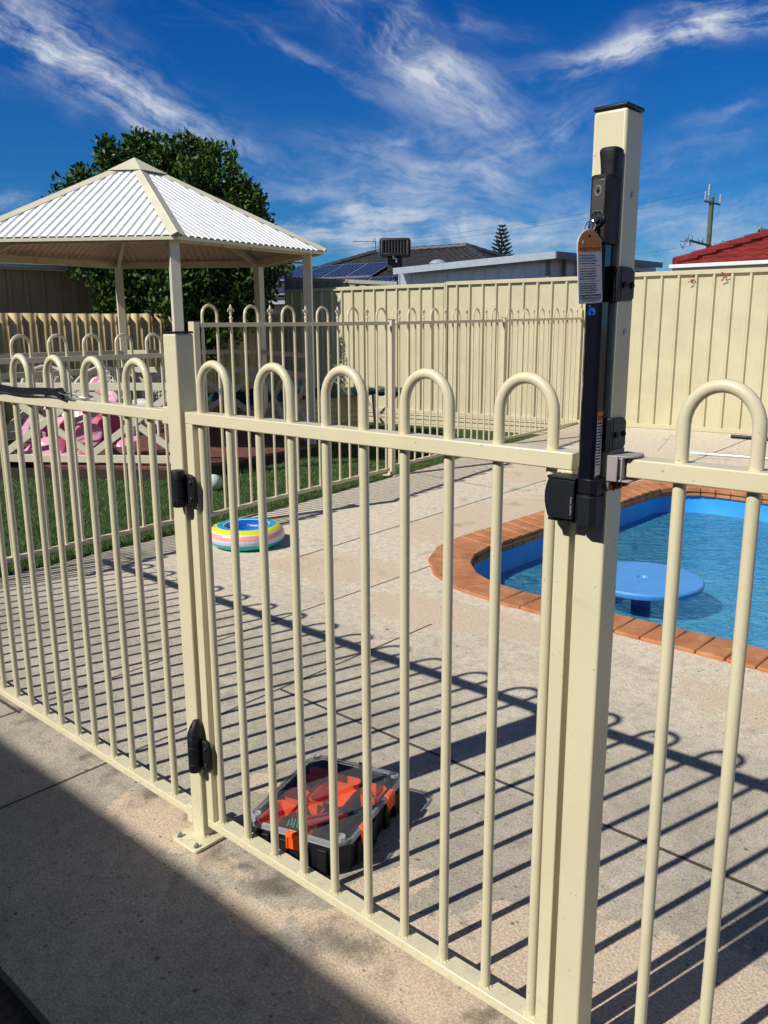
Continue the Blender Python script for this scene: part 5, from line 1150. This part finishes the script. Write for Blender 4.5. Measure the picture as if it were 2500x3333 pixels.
for i in range(NX + 1):
    for j in range(NY + 1):
        a = -0.06 + 2.08 * i / NX; b = -0.05 + 1.1 * j / NY
        z = ZT + 0.035 + 0.05 * math.sin(i * 0.9 + j * 0.5) * math.sin(j * 0.8) + 0.03 * random.random() + 0.09 * math.exp(-((a - 0.5) / 0.18) ** 2)
        if i in (0, NX) or j in (0, NY): z = ZT - 0.015 - 0.03 * random.random()
        vs.append(rbp(a, b, z))
tp_.add(vs, [(i * (NY + 1) + j, (i + 1) * (NY + 1) + j, (i + 1) * (NY + 1) + j + 1, i * (NY + 1) + j + 1) for i in range(NX) for j in range(NY)])
tag(tp_.build('tarpaulin', 'tarp', fixn=False), 'crumpled dark green tarpaulin lying over the corrugated raised bed', 'tarpaulin')
ft_ = thing('folding_table', (-6.05, 7.35, -0.1), 'folding table with a dark green cloth top and crossed legs behind the far pool fence', 'table')
tc = Vector((-6.1, 7.42, 0))
def ftp(a, b, z): da = Vector((0.745, 0.667, 0)); db = Vector((-0.667, 0.745, 0)); p = tc + da * a + db * b; return (p.x, p.y, z)
mb = MB(); NX = 12; vs = []
for i in range(NX + 1):
    for j in range(5): vs.append(ftp(-0.36 + 0.62 * i / NX, -0.22 + 0.44 * j / 4, 0.455 + 0.02 * math.sin(i * 1.7 + j) - (0.05 if j in (0,) else 0)))
mb.add(vs, [(i * 5 + j, (i + 1) * 5 + j, (i + 1) * 5 + j + 1, i * 5 + j + 1) for i in range(NX) for j in range(4)]); mb.build('tabletop', 'tarp', ft_, solid=0.03, fixn=False)
for (p, q) in (((-0.10, -0.15, -0.12), (-0.14, -0.12, 0.44)), ((-0.12, 0.1, 0.02), (0.22, 0.1, 0.40)), ((-0.30, 0.15, 0.40), (0.05, 0.15, -0.10)), ((0.22, 0.15, -0.12), (0.24, 0.15, 0.42))): MB().bar(ftp(*p), ftp(*q), 0.025, 0.035).build('leg', 'gazebo', ft_)

# ================================================================== trees
def crown(name, blobs, N, leaf, m, parent, up=0.35, seed=1, inner=0.25):
    rg = np.random.default_rng(seed); tot = sum(b[3] * b[4] * b[5] for b in blobs) ; C_ = []
    for (x, y, z, rx, ry, rz) in blobs:
        n_ = int(N * rx * ry * rz / tot) ; d = rg.normal(size=(n_, 3)); d /= np.linalg.norm(d, axis=1)[:, None]; r = rg.uniform(inner, 1, n_) ** 0.5
        bump = 1 + 0.12 * np.sin(d[:, 0] * 9 + x * 5) * np.sin(d[:, 1] * 8) + 0.12 * np.sin(d[:, 2] * 11 + y)
        C_.append(np.stack([x + d[:, 0] * r * rx * bump, y + d[:, 1] * r * ry * bump, z + d[:, 2] * r * rz * bump], 1))
    P = np.concatenate(C_); n_ = len(P)
    a = rg.normal(size=(n_, 3)); a[:, 2] += up; a /= np.linalg.norm(a, axis=1)[:, None]; b = np.cross(a, rg.normal(size=(n_, 3))); b /= np.linalg.norm(b, axis=1)[:, None]
    L = leaf * rg.uniform(0.6, 1.25, n_)[:, None]; nr = np.cross(a, b)
    V = np.empty((n_, 4, 3)); V[:, 0] = P; V[:, 1] = P + a * L * .5 + b * L * .24 + nr * L * .06; V[:, 2] = P + a * L; V[:, 3] = P + a * L * .5 - b * L * .24 + nr * L * .06
    me = bpy.data.meshes.new(name); me.vertices.add(n_ * 4); org = ORG.get(parent.name, (0, 0, 0)); me.vertices.foreach_set('co', (V - np.array(org)).ravel())
    me.loops.add(n_ * 4); me.loops.foreach_set('vertex_index', np.arange(n_ * 4, dtype=np.int32)); me.polygons.add(n_); me.polygons.foreach_set('loop_start', np.arange(0, n_ * 4, 4, dtype=np.int32)); me.update(); me.validate(); me.materials.append(M[m])
    o = bpy.data.objects.new(name, me); COL.objects.link(o); o.parent = parent; return o
def limbs(parent, base, top, r, targets, m='bark'):
    mb = MB(); b0, t0 = Vector(base), Vector(top); P = [b0.lerp(t0, k / 6) + Vector((random.uniform(-.03, .03), random.uniform(-.03, .03), 0)) * k for k in range(7)]; mb.tube(P, [r * (1 - .08 * k) for k in range(7)], 10)
    for T in targets:
        T = Vector(T); s_ = t0.lerp(b0, random.uniform(0, .3)); mid = s_.lerp(T, .5) + Vector((random.uniform(-.1, .1), random.uniform(-.1, .1), .12)); mb.tube([s_, s_.lerp(mid, .5), mid, mid.lerp(T, .5), T], [r * .5, r * .42, r * .32, r * .2, r * .08], 7)
    mb.build('trunk', m, parent)
rgt = Vector((0.7457, 0.6663, 0)); fwd = Vector((-0.667, 0.745, 0)); TC = Vector((-9.72, 6.42, 0))
def tp3(a, b, z): p = TC + rgt * a + fwd * b; return (p.x, p.y, z)
tree = thing('citrus_tree', tp3(0.1, 0.3, -0.1), 'dark green leafy citrus tree rising behind the gazebo roof', 'tree')
bl = []
spec = [(-1.30, 0, 2.75, .45), (-1.05, 0, 3.00, .55), (-0.95, 0, 2.6, .62), (-0.45, 0, 3.35, .72), (0.05, .1, 3.55, .70), (0.55, 0, 3.35, .72), (1.0, 0, 2.95, .68), (1.28, .1, 2.35, .60), (0.6, 0, 2.6, .85), (-0.1, 0, 2.6, .9), (-0.85, 0, 2.45, .55), (1.05, 0, 1.95, .70), (0.3, -.1, 1.9, .85), (-0.6, 0, 1.95, .62), (-0.55, -.1, 1.55, .42), (1.35, 0, 1.75, .45), (0.75, -.1, 1.35, .48), (0.35, -.15, 1.2, .34), (0.12, 0, 3.05, .7), (-1.45, .1, 2.85, .36), (-1.30, 0, 3.10, .34), (0.48, -.3, 1.0, .2), (1.55, 0, 2.1, .36)]
for a, b, z, r_ in spec: bl.append((*tp3(a, b * .8, z), r_, r_ * .85, r_ * .86))
for k in range(26):
    a = random.uniform(0, math.pi); bl.append((*tp3(0.1 + 1.45 * math.cos(a), random.uniform(-.3, .3), 2.6 + 1.38 * math.sin(a)), .17, .17, .2))
base_bl = list(bl[:len(spec)])
for k in range(230):
    b0 = random.choice(base_bl); d = Vector((random.gauss(0, 1), random.gauss(0, 1), random.gauss(0.2, 1))).normalized(); q = random.uniform(.9, 1.16); r0 = random.uniform(.07, .17)
    bl.append((b0[0] + d.x * b0[3] * q, b0[1] + d.y * b0[4] * q, b0[2] + d.z * b0[5] * q, r0, r0, r0 * 1.25))
bl = [(b[0], b[1], b[2], b[3] * .93, b[4] * .93, b[5] * .93) if i < len(spec) else b for i, b in enumerate(bl)]
small = bl[len(spec):]
crown('crown', bl[:len(spec)], 36000, 0.10, 'leaf', tree, seed=4, inner=0.1)
crown('crown', small, 17000, 0.10, 'leaf_tip', tree, seed=5, inner=0.0)
limbs(tree, tp3(-0.15, 0.3, -0.2), tp3(0.0, 0.2, 1.5), 0.10, [tp3(a, b, z) for a, b, z, r_ in spec[:12]])
# dark inner branches keep the crown opaque
def bush(name, c, rx, rz, label, N, leaf, m, grp=None, trunk=True, cat='tree'):
    t = thing(name, (c[0], c[1], 0), label, cat, grp); bl = []
    for k in range(14):
        a = random.uniform(0, 6.28); q = random.uniform(0, .6); bl.append((c[0] + rx * q * math.cos(a), c[1] + rx * q * math.sin(a), c[2] + random.uniform(-.45, .5) * rz, rx * .42, rx * .42, rz * .40))
    crown('crown', bl, N, leaf, m, t, seed=int(abs(c[0]) * 7) % 97)
    if trunk: limbs(t, (c[0], c[1], -.2), (c[0], c[1], c[2] - rz * .2), rx * .05, [(b[0], b[1], b[2]) for b in bl[:5]])
    return t
bush('street_tree', (-42.0, 36.5, 4.4), 3.0, 1.3, 'distant olive green tree seen under the right eave of the gazebo', 5200, 0.35, 'leaf_pale')
bush('hedge', (-13.3, 27.8, 2.6), 0.8, 0.65, 'small bright green bush between the metal shed and the red roof', 1500, 0.14, 'leaf_pale', cat='bush')
# Norfolk Island pine
np_ = thing('norfolk_pine', (-87, 130, 0), 'tall narrow Norfolk Island pine far behind the houses', 'tree')
mb = MB(); mb.tube([(-87, 130, 0), (-87, 130, 12), (-87.0, 130, 19.2)], [.3, .2, .04], 8); mb.build('trunk', 'bark', np_)
mb = MB()
for lvl in range(17):
    z = 8.0 + lvl * 0.68; rad = 3.1 * (1 - (z - 7.4) / 12.6) ** 0.75 + .15
    for k in range(9):
        a = k * 2 * math.pi / 9 + lvl * .5; P = []
        for s_ in range(7): t = s_ / 6; P.append((-87 + rad * t * math.cos(a), 130 + rad * t * math.sin(a), z + 0.30 * rad * t ** 2 + 0.02))
        mb.tube(P, [.14, .16, .17, .17, .16, .13, .05], 5)
        for s_ in range(2, 7):
            for sg in (-1, 1):
                p = Vector(P[s_]); q = p + Vector((math.cos(a + sg * .9), math.sin(a + sg * .9), .35)) * rad * .17; mb.tube([p, q], [.11, .04], 4)
mb.build('crown', 'needle', np_)

# ================================================================== neighbouring houses
def hp3(o, s, t, z): p = o + e * s + u * t; return (p.x, p.y, z)
def tiled(o, quads, m, parent, name='roof', course=0.33, amp=0.035, wave=0.3):
    # each quad: four corners (eave-left, eave-right, ridge-right, ridge-left); stepped courses, wavy along the eave
    mb = MB()
    for (A, B, Cq, D) in quads:
        A, B, Cq, D = map(Vector, (A, B, Cq, D)); H = ((Cq + D) / 2 - (A + B) / 2).length; nC = max(2, int(H / course)); nm = (B - A).cross(D - A).normalized()
        if nm.z < 0: nm = -nm
        Lw = (B - A).length; N = max(8, int(Lw / wave * 5))
        d = (B - A).normalized(); up = ((Cq + D) / 2 - (A + B) / 2).normalized(); up = (up - d * up.dot(d)).normalized()
        for c in range(nC):
            t0, t1 = c / nC, (c + 1) / nC; vs = []
            for k in range(N + 1):
                f = k / N
                p0 = (A.lerp(D, t0)).lerp(B.lerp(Cq, t0), f); p1 = (A.lerp(D, t1)).lerp(B.lerp(Cq, t1), f)
                w0 = amp * .5 * math.sin(2 * math.pi * (p0 - A).dot(d) / wave); w1 = amp * .5 * math.sin(2 * math.pi * (p1 - A).dot(d) / wave)
                vs += [p0 + nm * (w0 - 0.0), p0 + nm * (w0 + amp), p1 + nm * w1]
            mb.add(vs, [(k * 3, k * 3 + 3, k * 3 + 4, k * 3 + 1) for k in range(N)] + [(k * 3 + 1, k * 3 + 4, k * 3 + 5, k * 3 + 2) for k in range(N)])
    return mb.build(name, m, parent, smooth=False, fixn=False)
R1 = Vector((-25.58, 28.80, 0)); zr, ze, run = 4.65, 2.35, 5.9
hd = thing('dark_roof_house', (R1.x + 2, R1.y, 0), 'single storey house with charcoal tiled hip roof behind the back fence', 'house')
rl, rr_ = hp3(R1, 0, 0, zr), hp3(R1, 4.74, 0, zr); fl, fr_ = hp3(R1, -run, -run, ze), hp3(R1, 4.74 + run, -run, ze); bl_, br_ = hp3(R1, -run, run, ze), hp3(R1, 4.74 + run, run, ze)
tiled(R1, [(fl, fr_, rr_, rl), (fr_, br_, rr_, rr_), (br_, bl_, rl, rr_), (bl_, fl, rl, rl)], 'tile_dark', hd)
mb = MB()
for a, b in ((rl, rr_), (rl, fl), (rr_, fr_), (rr_, br_), (rl, bl_)):
    a, b = Vector(a), Vector(b); n_ = int((b - a).length / .42)
    for k in range(n_): p, q = a.lerp(b, k / n_), a.lerp(b, (k + 1.12) / n_); mb.tube([p + Vector((0, 0, .05)), q + Vector((0, 0, .085))], [.13, .12], 8)
mb.build('ridge_tiles', 'tile_dark', hd)
mb = MB(); w0 = [hp3(R1, -run + .5, -run + .5, -.3), hp3(R1, 4.74 + run - .5, -run + .5, -.3), hp3(R1, 4.74 + run - .5, run - .5, -.3), hp3(R1, -run + .5, run - .5, -.3)]
mb.add(w0 + [(p[0], p[1], ze + .1) for p in w0], [(i, (i + 1) % 4, 4 + (i + 1) % 4, 4 + i) for i in range(4)]); mb.build('wall', 'brickwall', hd, smooth=False)
MB().bar(hp3(R1, -run, -run - .05, ze - .02), hp3(R1, 4.74 + run, -run - .05, ze - .02), .12, .14).build('gutter', 'shed_trim', hd)
slope = (zr - ze) / run
def on_roof(s, t, h=0.0): return hp3(R1, s, t, zr + slope * t + h + .09)     # t negative = down the front slope
def solar(s0, t0, s1, t1, house, orf=None):
    orf = orf or on_roof; g = .018
    P = [Vector(orf(*q, .10)) for q in ((s0 + g, t0 + g), (s1 - g, t0 + g), (s1 - g, t1 - g), (s0 + g, t1 - g))]; up = (P[3] - P[0]).cross(P[1] - P[0]).normalized()
    if up.z < 0: up = -up
    mb = MB(); mb.add(P + [p - up * .05 for p in P], [(0, 1, 2, 3), (4, 7, 6, 5), (0, 4, 5, 1), (1, 5, 6, 2), (2, 6, 7, 3), (3, 7, 4, 0)]); o = mb.build('solar_panel', 'alu', house, smooth=False)
    c = sum(P, Vector()) / 4; Q = [c + (p - c) * .955 + up * .006 for p in P]
    mb = MB(); mb.add(Q, [(0, 1, 2, 3)]); mb.build('cells', 'solar', o, smooth=False)
    mb = MB()
    for k in range(1, 6):
        f = k / 6; mb.bar(Q[0].lerp(Q[1], f) + up * .003, Q[3].lerp(Q[2], f) + up * .003, .012, .003, up=tuple(up))
    mb.build('grid_lines', 'shed_trim', o, smooth=False)
for k in range(4): solar(-3.1 + 1.33 * k, -3.70, -1.77 + 1.33 * k, -1.95, hd)
for k in range(5): solar(-1.6 + 1.36 * k, -5.50, -0.24 + 1.36 * k, -3.86, hd)
# smaller wing of the roof at far left with its own panels
wg = thing('garage', (-33, 22, 0), 'low dark roofed wing at the left end of the neighbour house, seen beside the tree', 'garage')
WG = Vector((-31.6, 24.2, 0)); q = [hp3(WG, -3.6, -3.4, 2.0), hp3(WG, 3.2, -3.4, 2.0), hp3(WG, 1.0, 0, 3.45), hp3(WG, -2.0, 0, 3.45)]
tiled(WG, [tuple(q)], 'tile_dark', wg); MB().box(-35, -29, 21.9, 24, -.3, 2.0).build('wall', 'brickwall', wg, smooth=False)
def on_wing(s, t, h=0.0): return hp3(WG, s, t, 3.45 + 1.45 / 3.4 * t + h + .09)
for k in range(3): solar(-1.9 + 1.22 * k, -2.9, -0.7 + 1.22 * k, -1.2, wg, on_wing)
# evaporative cooler
ac = thing('evaporative_cooler', (-21.1, 24.9, 3.7), 'boxy grey evaporative air cooler on the dark tiled roof', 'air cooler'); AC = Vector((-21.1, 24.9, 0)) 
ea, ua = rgt, fwd
def acp(a, b, z): p = AC + ea * a + ua * b; return (p.x, p.y, z)
za, zb_ = 4.06, 4.70
def rr4(h, c): return [(-h + c, -h), (h - c, -h), (h, -h + c), (h, h - c), (h - c, h), (-h + c, h), (-h, h - c), (-h, -h + c)]
mb = MB(); 
for (h0, z0, h1, z1) in ((.56, za - .03, .60, za + .05), (.57, zb_ - .13, .61, zb_ - .08), (.61, zb_ - .08, .56, zb_)):
    a, b = rr4(h0, .08), rr4(h1, .08); mb.add([acp(*p, z0) for p in a] + [acp(*p, z1) for p in b], [tuple(range(8))[::-1], tuple(range(8, 16))] + [(i, (i + 1) % 8, 8 + (i + 1) % 8, 8 + i) for i in range(8)])
for p in rr4(.585, .08): mb.bar(acp(p[0], p[1], za), acp(p[0], p[1], zb_ - .1), .06, .06)
mb.build('cooler_casing', 'cooler', ac, bevel=0.02)
mb = MB(); a = rr4(.53, .06); mb.add([acp(*p, za) for p in a] + [acp(*p, zb_ - .1) for p in a], [(i, (i + 1) % 8, 8 + (i + 1) % 8, 8 + i) for i in range(8)]); mb.build('filter_pad', 'cooler_pad', ac, smooth=False)
mb = MB()
for side in range(4):
    ca, sa = [(0, -1), (1, 0), (0, 1), (-1, 0)][side]
    for k in range(9):
        t = -.46 + .115 * k; x, y = (t, -.575) if side == 0 else ((.575, t) if side == 1 else ((t, .575) if side == 2 else (-.575, t))); mb.bar(acp(x, y, za + .04), acp(x, y, zb_ - .12), .035, .035)
mb.build('louvre', 'cooler', ac)
mb = MB(); mb.add([acp(-.3, -.3, 3.45), acp(.3, -.3, 3.45), acp(.3, .3, 3.45), acp(-.3, .3, 3.45), acp(-.28, -.28, 4.04), acp(.28, -.28, 4.04), acp(.28, .28, 4.04), acp(-.28, .28, 4.04)], [(0, 1, 5, 4), (1, 2, 6, 5), (2, 3, 7, 6), (3, 0, 4, 7)]); mb.build('duct', 'cooler_pad', ac, smooth=False)
mb = MB(); mb.tube([acp(-.08, -.45, 4.05), acp(-.05, -.45, 3.93), acp(.05, -.42, 3.92), acp(.07, -.40, 3.80)], .035, 8); mb.build('drain_pipe', 'white', ac)
# tv antenna
an = thing('tv_antenna', (-21.9, 25.5, 3.9), 'thin television antenna left of the roof cooler', 'antenna'); ANP = Vector((-21.66, 24.38, 0))
def anp(a, b, z): p = ANP + ea * a + ua * b; return (p.x, p.y, z)
MB().tube([anp(0, 0, 3.6), anp(0, 0, 4.66)], .014, 6).build('mast', 'wire', an)
mb = MB(); mb.tube([anp(-.88, 0, 4.62), anp(.05, 0, 4.60)], .012, 6)
for k in range(10): mb.tube([anp(-.86 + k * .09, -.18 - .01 * k, 4.62), anp(-.86 + k * .09, .18 + .01 * k, 4.62)], .006, 4)
mb.tube([anp(-.12, 0, 4.50), anp(-.05, 0, 4.74)], .008, 5); mb.tube([anp(.02, 0, 4.50), anp(-.02, 0, 4.74)], .008, 5); mb.build('boom', 'wire', an)
sk = Vector(on_roof(4.75, -2.45, .05)); mb = MB(); mb.lathe([(.36, 0), (.34, .05), (.24, .13), (.10, .17), (0, .18)], (sk.x, sk.y, sk.z), 20); mb.build('skylight', 'shed_trim', hd)
mb = MB(); P = [on_roof(7.3, -3.2, .12), on_roof(9.3, -3.9, .12), on_roof(9.3, -4.9, .12), on_roof(7.3, -4.1, .12)]; mb.add(P, [(0, 1, 2, 3)]); 
tag(mb.build('solar_heater', 'alu', smooth=False, solid=0.08), 'pale roof panel on the right hip of the dark roof', 'roof panel')

# metal shed with flat fascia
ms = thing('metal_shed', (-8.2, 15.4, 0), 'pale zinc ribbed metal shed with a flat grey fascia behind the back fence', 'shed')
c0 = Vector((-8.18, 15.38, 0)); cl_ = Vector((-12.25, 14.83, 0)); dl = (cl_ - c0).normalized(); nl = Vector((-dl.y, dl.x, 0)); LL = (cl_ - c0).length
if nl.y > 0: nl = -nl
prof = []; s = 0.35
while s < LL:
    for q, dpt in ((0, 0), (.16, 0), (.175, .02), (.205, .02), (.22, 0)): prof.append((s + q, dpt))
    s += .34
back_ = -nl
mb = MB(); N = len(prof)
ins = .35
mb.add([tuple(c0 + dl * a + nl * (b - ins) + Vector((0, 0, -.3))) for a, b in prof] + [tuple(c0 + dl * a + nl * (b - ins) + Vector((0, 0, 2.86 - a * .048))) for a, b in prof], [(i, i + 1, N + i + 1, N + i) for i in range(N - 1)])
r0 = c0 + dl * .35 + back_ * ins; r1 = r0 + u * 8.0; mb.add([(r0.x, r0.y, -.3), (r1.x, r1.y, -.3), (r1.x, r1.y, 3.0), (r0.x, r0.y, 2.78)], [(0, 1, 2, 3)])
mb.build('wall', 'zinc', ms, smooth=False, fixn=False)
mb = MB()
for k in range(9): p = r0 + u * (.9 * k) + e * .03; mb.bar((p.x, p.y, -.2), (p.x, p.y, 2.8), .06, .09)
mb.build('frame_post', 'zinc_dark', ms)
A, B = Vector((-8.18, 15.38, 2.80)), Vector((-12.35, 14.80, 2.62)); MB().bar(A, B, .05, .15).build('fascia', 'zinc', ms, label='bright zinc fascia facing the yard')
Cc = Vector((-9.36, 23.46, 3.04)); MB().bar(A - dl * 0.0 + Vector((0, 0, -.0)), Cc, .05, .15).build('fascia', 'zinc_dark', ms, label='side fascia with shade put into its grey')  # darker zinc copy puts the side's shade into the fascia colour
mb = MB(); D_2 = Cc + (B - A); mb.add([tuple(A + Vector((0, 0, .06))), tuple(B + Vector((0, 0, .06))), tuple(D_2 + Vector((0, 0, .06))), tuple(Cc + Vector((0, 0, .06)))], [(0, 1, 2, 3)]); mb.build('roof', 'zinc', ms, smooth=False, solid=.02)

# red roofed house
hr = thing('red_roof_house', (-1.5, 20.5, 0), 'house with a dark red tiled roof and white gutter behind the back fence at right', 'house')
E0 = Vector((-5.80, 16.17, 0)); ze2 = 2.50
eL, eR = hp3(E0, 0, 0, ze2), hp3(E0, 14, 0, ze2 + .06); rL, rR = hp3(E0, 5.0, 5.0, ze2 + 2.02), hp3(E0, 9, 5.0, ze2 + 2.02); bL2, bR2 = hp3(E0, 0, 10, ze2), hp3(E0, 14, 10, ze2)
tiled(E0, [(eL, eR, rR, rL), (bL2, eL, rL, rL), (eR, bR2, rR, rR), (bR2, bL2, rL, rR)], 'tile_red', hr, course=0.32, amp=0.04, wave=0.30)
mb = MB()
for a, b in ((rL, rR), (rL, eL), (rR, eR), (rL, bL2)):
    a, b = Vector(a), Vector(b); n_ = int((b - a).length / .40)
    for k in range(n_): p, q = a.lerp(b, k / n_), a.lerp(b, (k + 1.15) / n_); mb.tube([p + Vector((0, 0, .04)), q + Vector((0, 0, .08))], [.115, .10], 8)
mb.build('ridge_tiles', 'tile_red', hr)
MB().bar(hp3(E0, -.12, -.1, ze2 - .03), hp3(E0, 14, -.1, ze2 + .03), .10, .075).build('gutter', 'white', hr, bevel=0.01)
MB().bar(hp3(E0, -.08, -.02, ze2 - .10), hp3(E0, 14, -.02, ze2 - .04), .03, .16).build('fascia', 'gazebo', hr)
mb = MB(); w0 = [hp3(E0, .5, .5, -.3), hp3(E0, 13.5, .5, -.3), hp3(E0, 13.5, 9.5, -.3), hp3(E0, .5, 9.5, -.3)]; mb.add(w0 + [(p[0], p[1], ze2) for p in w0], [(i, (i + 1) % 4, 4 + (i + 1) % 4, 4 + i) for i in range(4)]); mb.build('wall', 'brickwall', hr, smooth=False)

# power poles
def ppole(x, y, h, r, m, label, arms):
    t = thing('power_pole', (x, y, 0), label, 'power pole', 'power poles in the street behind'); MB().tube([(x, y, 0), (x, y, h)], [r * 1.15, r], 12).build('pole', m, t)
    dx = rgt
    for (z, hw, ins, tl) in arms:
        a = Vector((x, y, z)) - fwd * .15; 
        MB().bar(a - dx * hw - Vector((0, 0, -tl)), a + dx * hw + Vector((0, 0, -tl)), .12, .12).build('crossarm', 'wire', t)
        for s_ in ins:
            p = a + dx * s_; z0 = z - tl * s_ / hw; mb = MB(); mb.lathe([(.03, 0), (.03, .1)] + [v for k in range(5) for v in ((.07, .12 + k * .10), (.04, .17 + k * .10))] + [(.04, .64), (0, .66)], (p.x, p.y, z0 + .04), 8); mb.build('insulator', 'insulator', t)
    return t
PM = Vector((-23.05, 62.06, 0))
ppole(PM.x, PM.y, 10.35, .17, 'pole', 'tall green-grey timber power pole above the red roof', [(9.95, .58, (-.54, .54), .13)])
mb = MB(); mb.lathe([(.04, 0), (.04, .15)] + [v for k in range(6) for v in ((.08, .2 + k * .12), (.05, .26 + k * .12))] + [(.04, .98), (0, 1.0)], (PM.x - .25, PM.y, 10.3), 8); tag(mb.build('insulator', 'insulator'), 'white insulator at the very top of the tall power pole', 'insulator')
MB_ = MB(); 
for k in range(34):
    sg = random.choice((-1, 1)); a0 = random.uniform(.4, 2.1) * sg; z = 7.15 + random.uniform(-.5, .35) - .12 * a0; p = PM + rgt * a0; q = p + rgt * random.uniform(-.5, .5); MB_.tube([(p.x, p.y, z), ((p.x + q.x) / 2, (p.y + q.y) / 2, z - random.uniform(.1, .35)), (q.x, q.y, z + random.uniform(-.2, .3))], .022, 4)
p = PM - rgt * 1.5 - fwd * .3; q = PM + rgt * .1 - fwd * .3; MB_.tube([(p.x, p.y, 7.35), (q.x, q.y, 6.95)], .09, 6)
tag(MB_.build('cable_cluster', 'wire'), 'tangle of service cables and connectors round the middle of the tall power pole', 'cables')
P2 = Vector((-23.79, 74.83, 0)) 
P2 = Vector((-23.6, 74.4, 0)); ppole(P2.x, P2.y, 9.35, .16, 'pole_grey', 'pale thin power pole standing right of the tall one', [])
P3 = Vector((-45.2, 40.95, 0)); ppole(P3.x, P3.y, 6.3, .22, 'pole', 'distant green power pole seen under the gazebo eave beside the tree', [(5.9, 1.3, (-1.1, .9), 0.05)])
def wire(a, b, sag, label, r=.022):
    a, b = Vector(a), Vector(b); P = [a.lerp(b, k / 16) - Vector((0, 0, sag * 4 * (k / 16) * (1 - k / 16))) for k in range(17)]
    tag(MB().tube(P, r, 5).build('overhead_wire', 'wire'), label, 'wire', 'overhead wires')
m1 = (PM.x, PM.y, 6.7)
wire(m1, (P2.x, P2.y, 9.2), 1.6, 'thick sagging cable between the tall and the thin power pole', .05)
wire((PM.x, PM.y, 6.9), (P2.x, P2.y, 9.25), 1.3, 'upper of the two cables joining the power poles', .035)
q = PM - rgt * 9.6 - fwd * 34; wire((PM.x, PM.y, 6.45), (q.x + 0, q.y, 2.0), .2, 'service wire slanting down left from the tall power pole', .022)
q = PM + rgt * 4.0 - fwd * 36; wire((PM.x, PM.y, 6.9), (-6.6, 27.5, 3.2), .2, 'service wire slanting down right from the tall power pole', .016)
wire((P2.x, P2.y, 9.2), (-6.0, 27.0, 3.2), .2, 'service wire from the thin pole down to the red roof', .018)
wire((P2.x, P2.y, 9.2), (P2.x + 30, P2.y + 22, 9.2), 1.0, 'wire leaving the thin power pole to the right', .03)
for k, (dz, lab) in enumerate(((10.9, 'upper'), (10.5, 'middle'), (7.2, 'lowest'))): wire((PM.x, PM.y, dz), (PM.x - 62, PM.y - 8, dz - 1), 1.5, lab + ' faint street wire running left from the tall power pole', .010)

# house behind the camera: its eave shades the near concrete
hs = thing('home', (0, -6, 0), 'rendered house with deep eave behind the viewer, shading the path', 'house')
zz = 2.60; ye = -0.155 - zz / math.tan(EL) * math.sin(AZ)
mb = MB(); mb.add([(-14, ye - 0.75, -.05), (15, ye - 0.75, -.05), (15, ye - 0.75, zz), (-14, ye - 0.75, zz), (-14, ye - 8, -.05), (15, ye - 8, -.05), (15, ye - 8, zz), (-14, ye - 8, zz)], [(0, 1, 2, 3), (5, 4, 7, 6), (4, 0, 3, 7), (1, 5, 6, 2)]); mb.build('wall', 'asphalt', hs, smooth=False)
mb = MB(); mb.add([(-14.6, ye, zz), (15.6, ye, zz), (15.6, ye - 4.6, zz + 2.0), (-14.6, ye - 4.6, zz + 2.0), (15.6, ye - 9, zz), (-14.6, ye - 9, zz)], [(0, 1, 2, 3), (3, 2, 4, 5)]); mb.build('roof', 'tile_dark', hs, smooth=False, solid=0.05)
mb = MB(); mb.add([(-14.6, ye + .01, zz - .03), (15.6, ye + .01, zz - .03), (15.6, ye - .8, zz - .03), (-14.6, ye - .8, zz - .03)], [(0, 1, 2, 3)]); mb.build('soffit', 'white', hs, smooth=False)
bpy.context.view_layer.update()
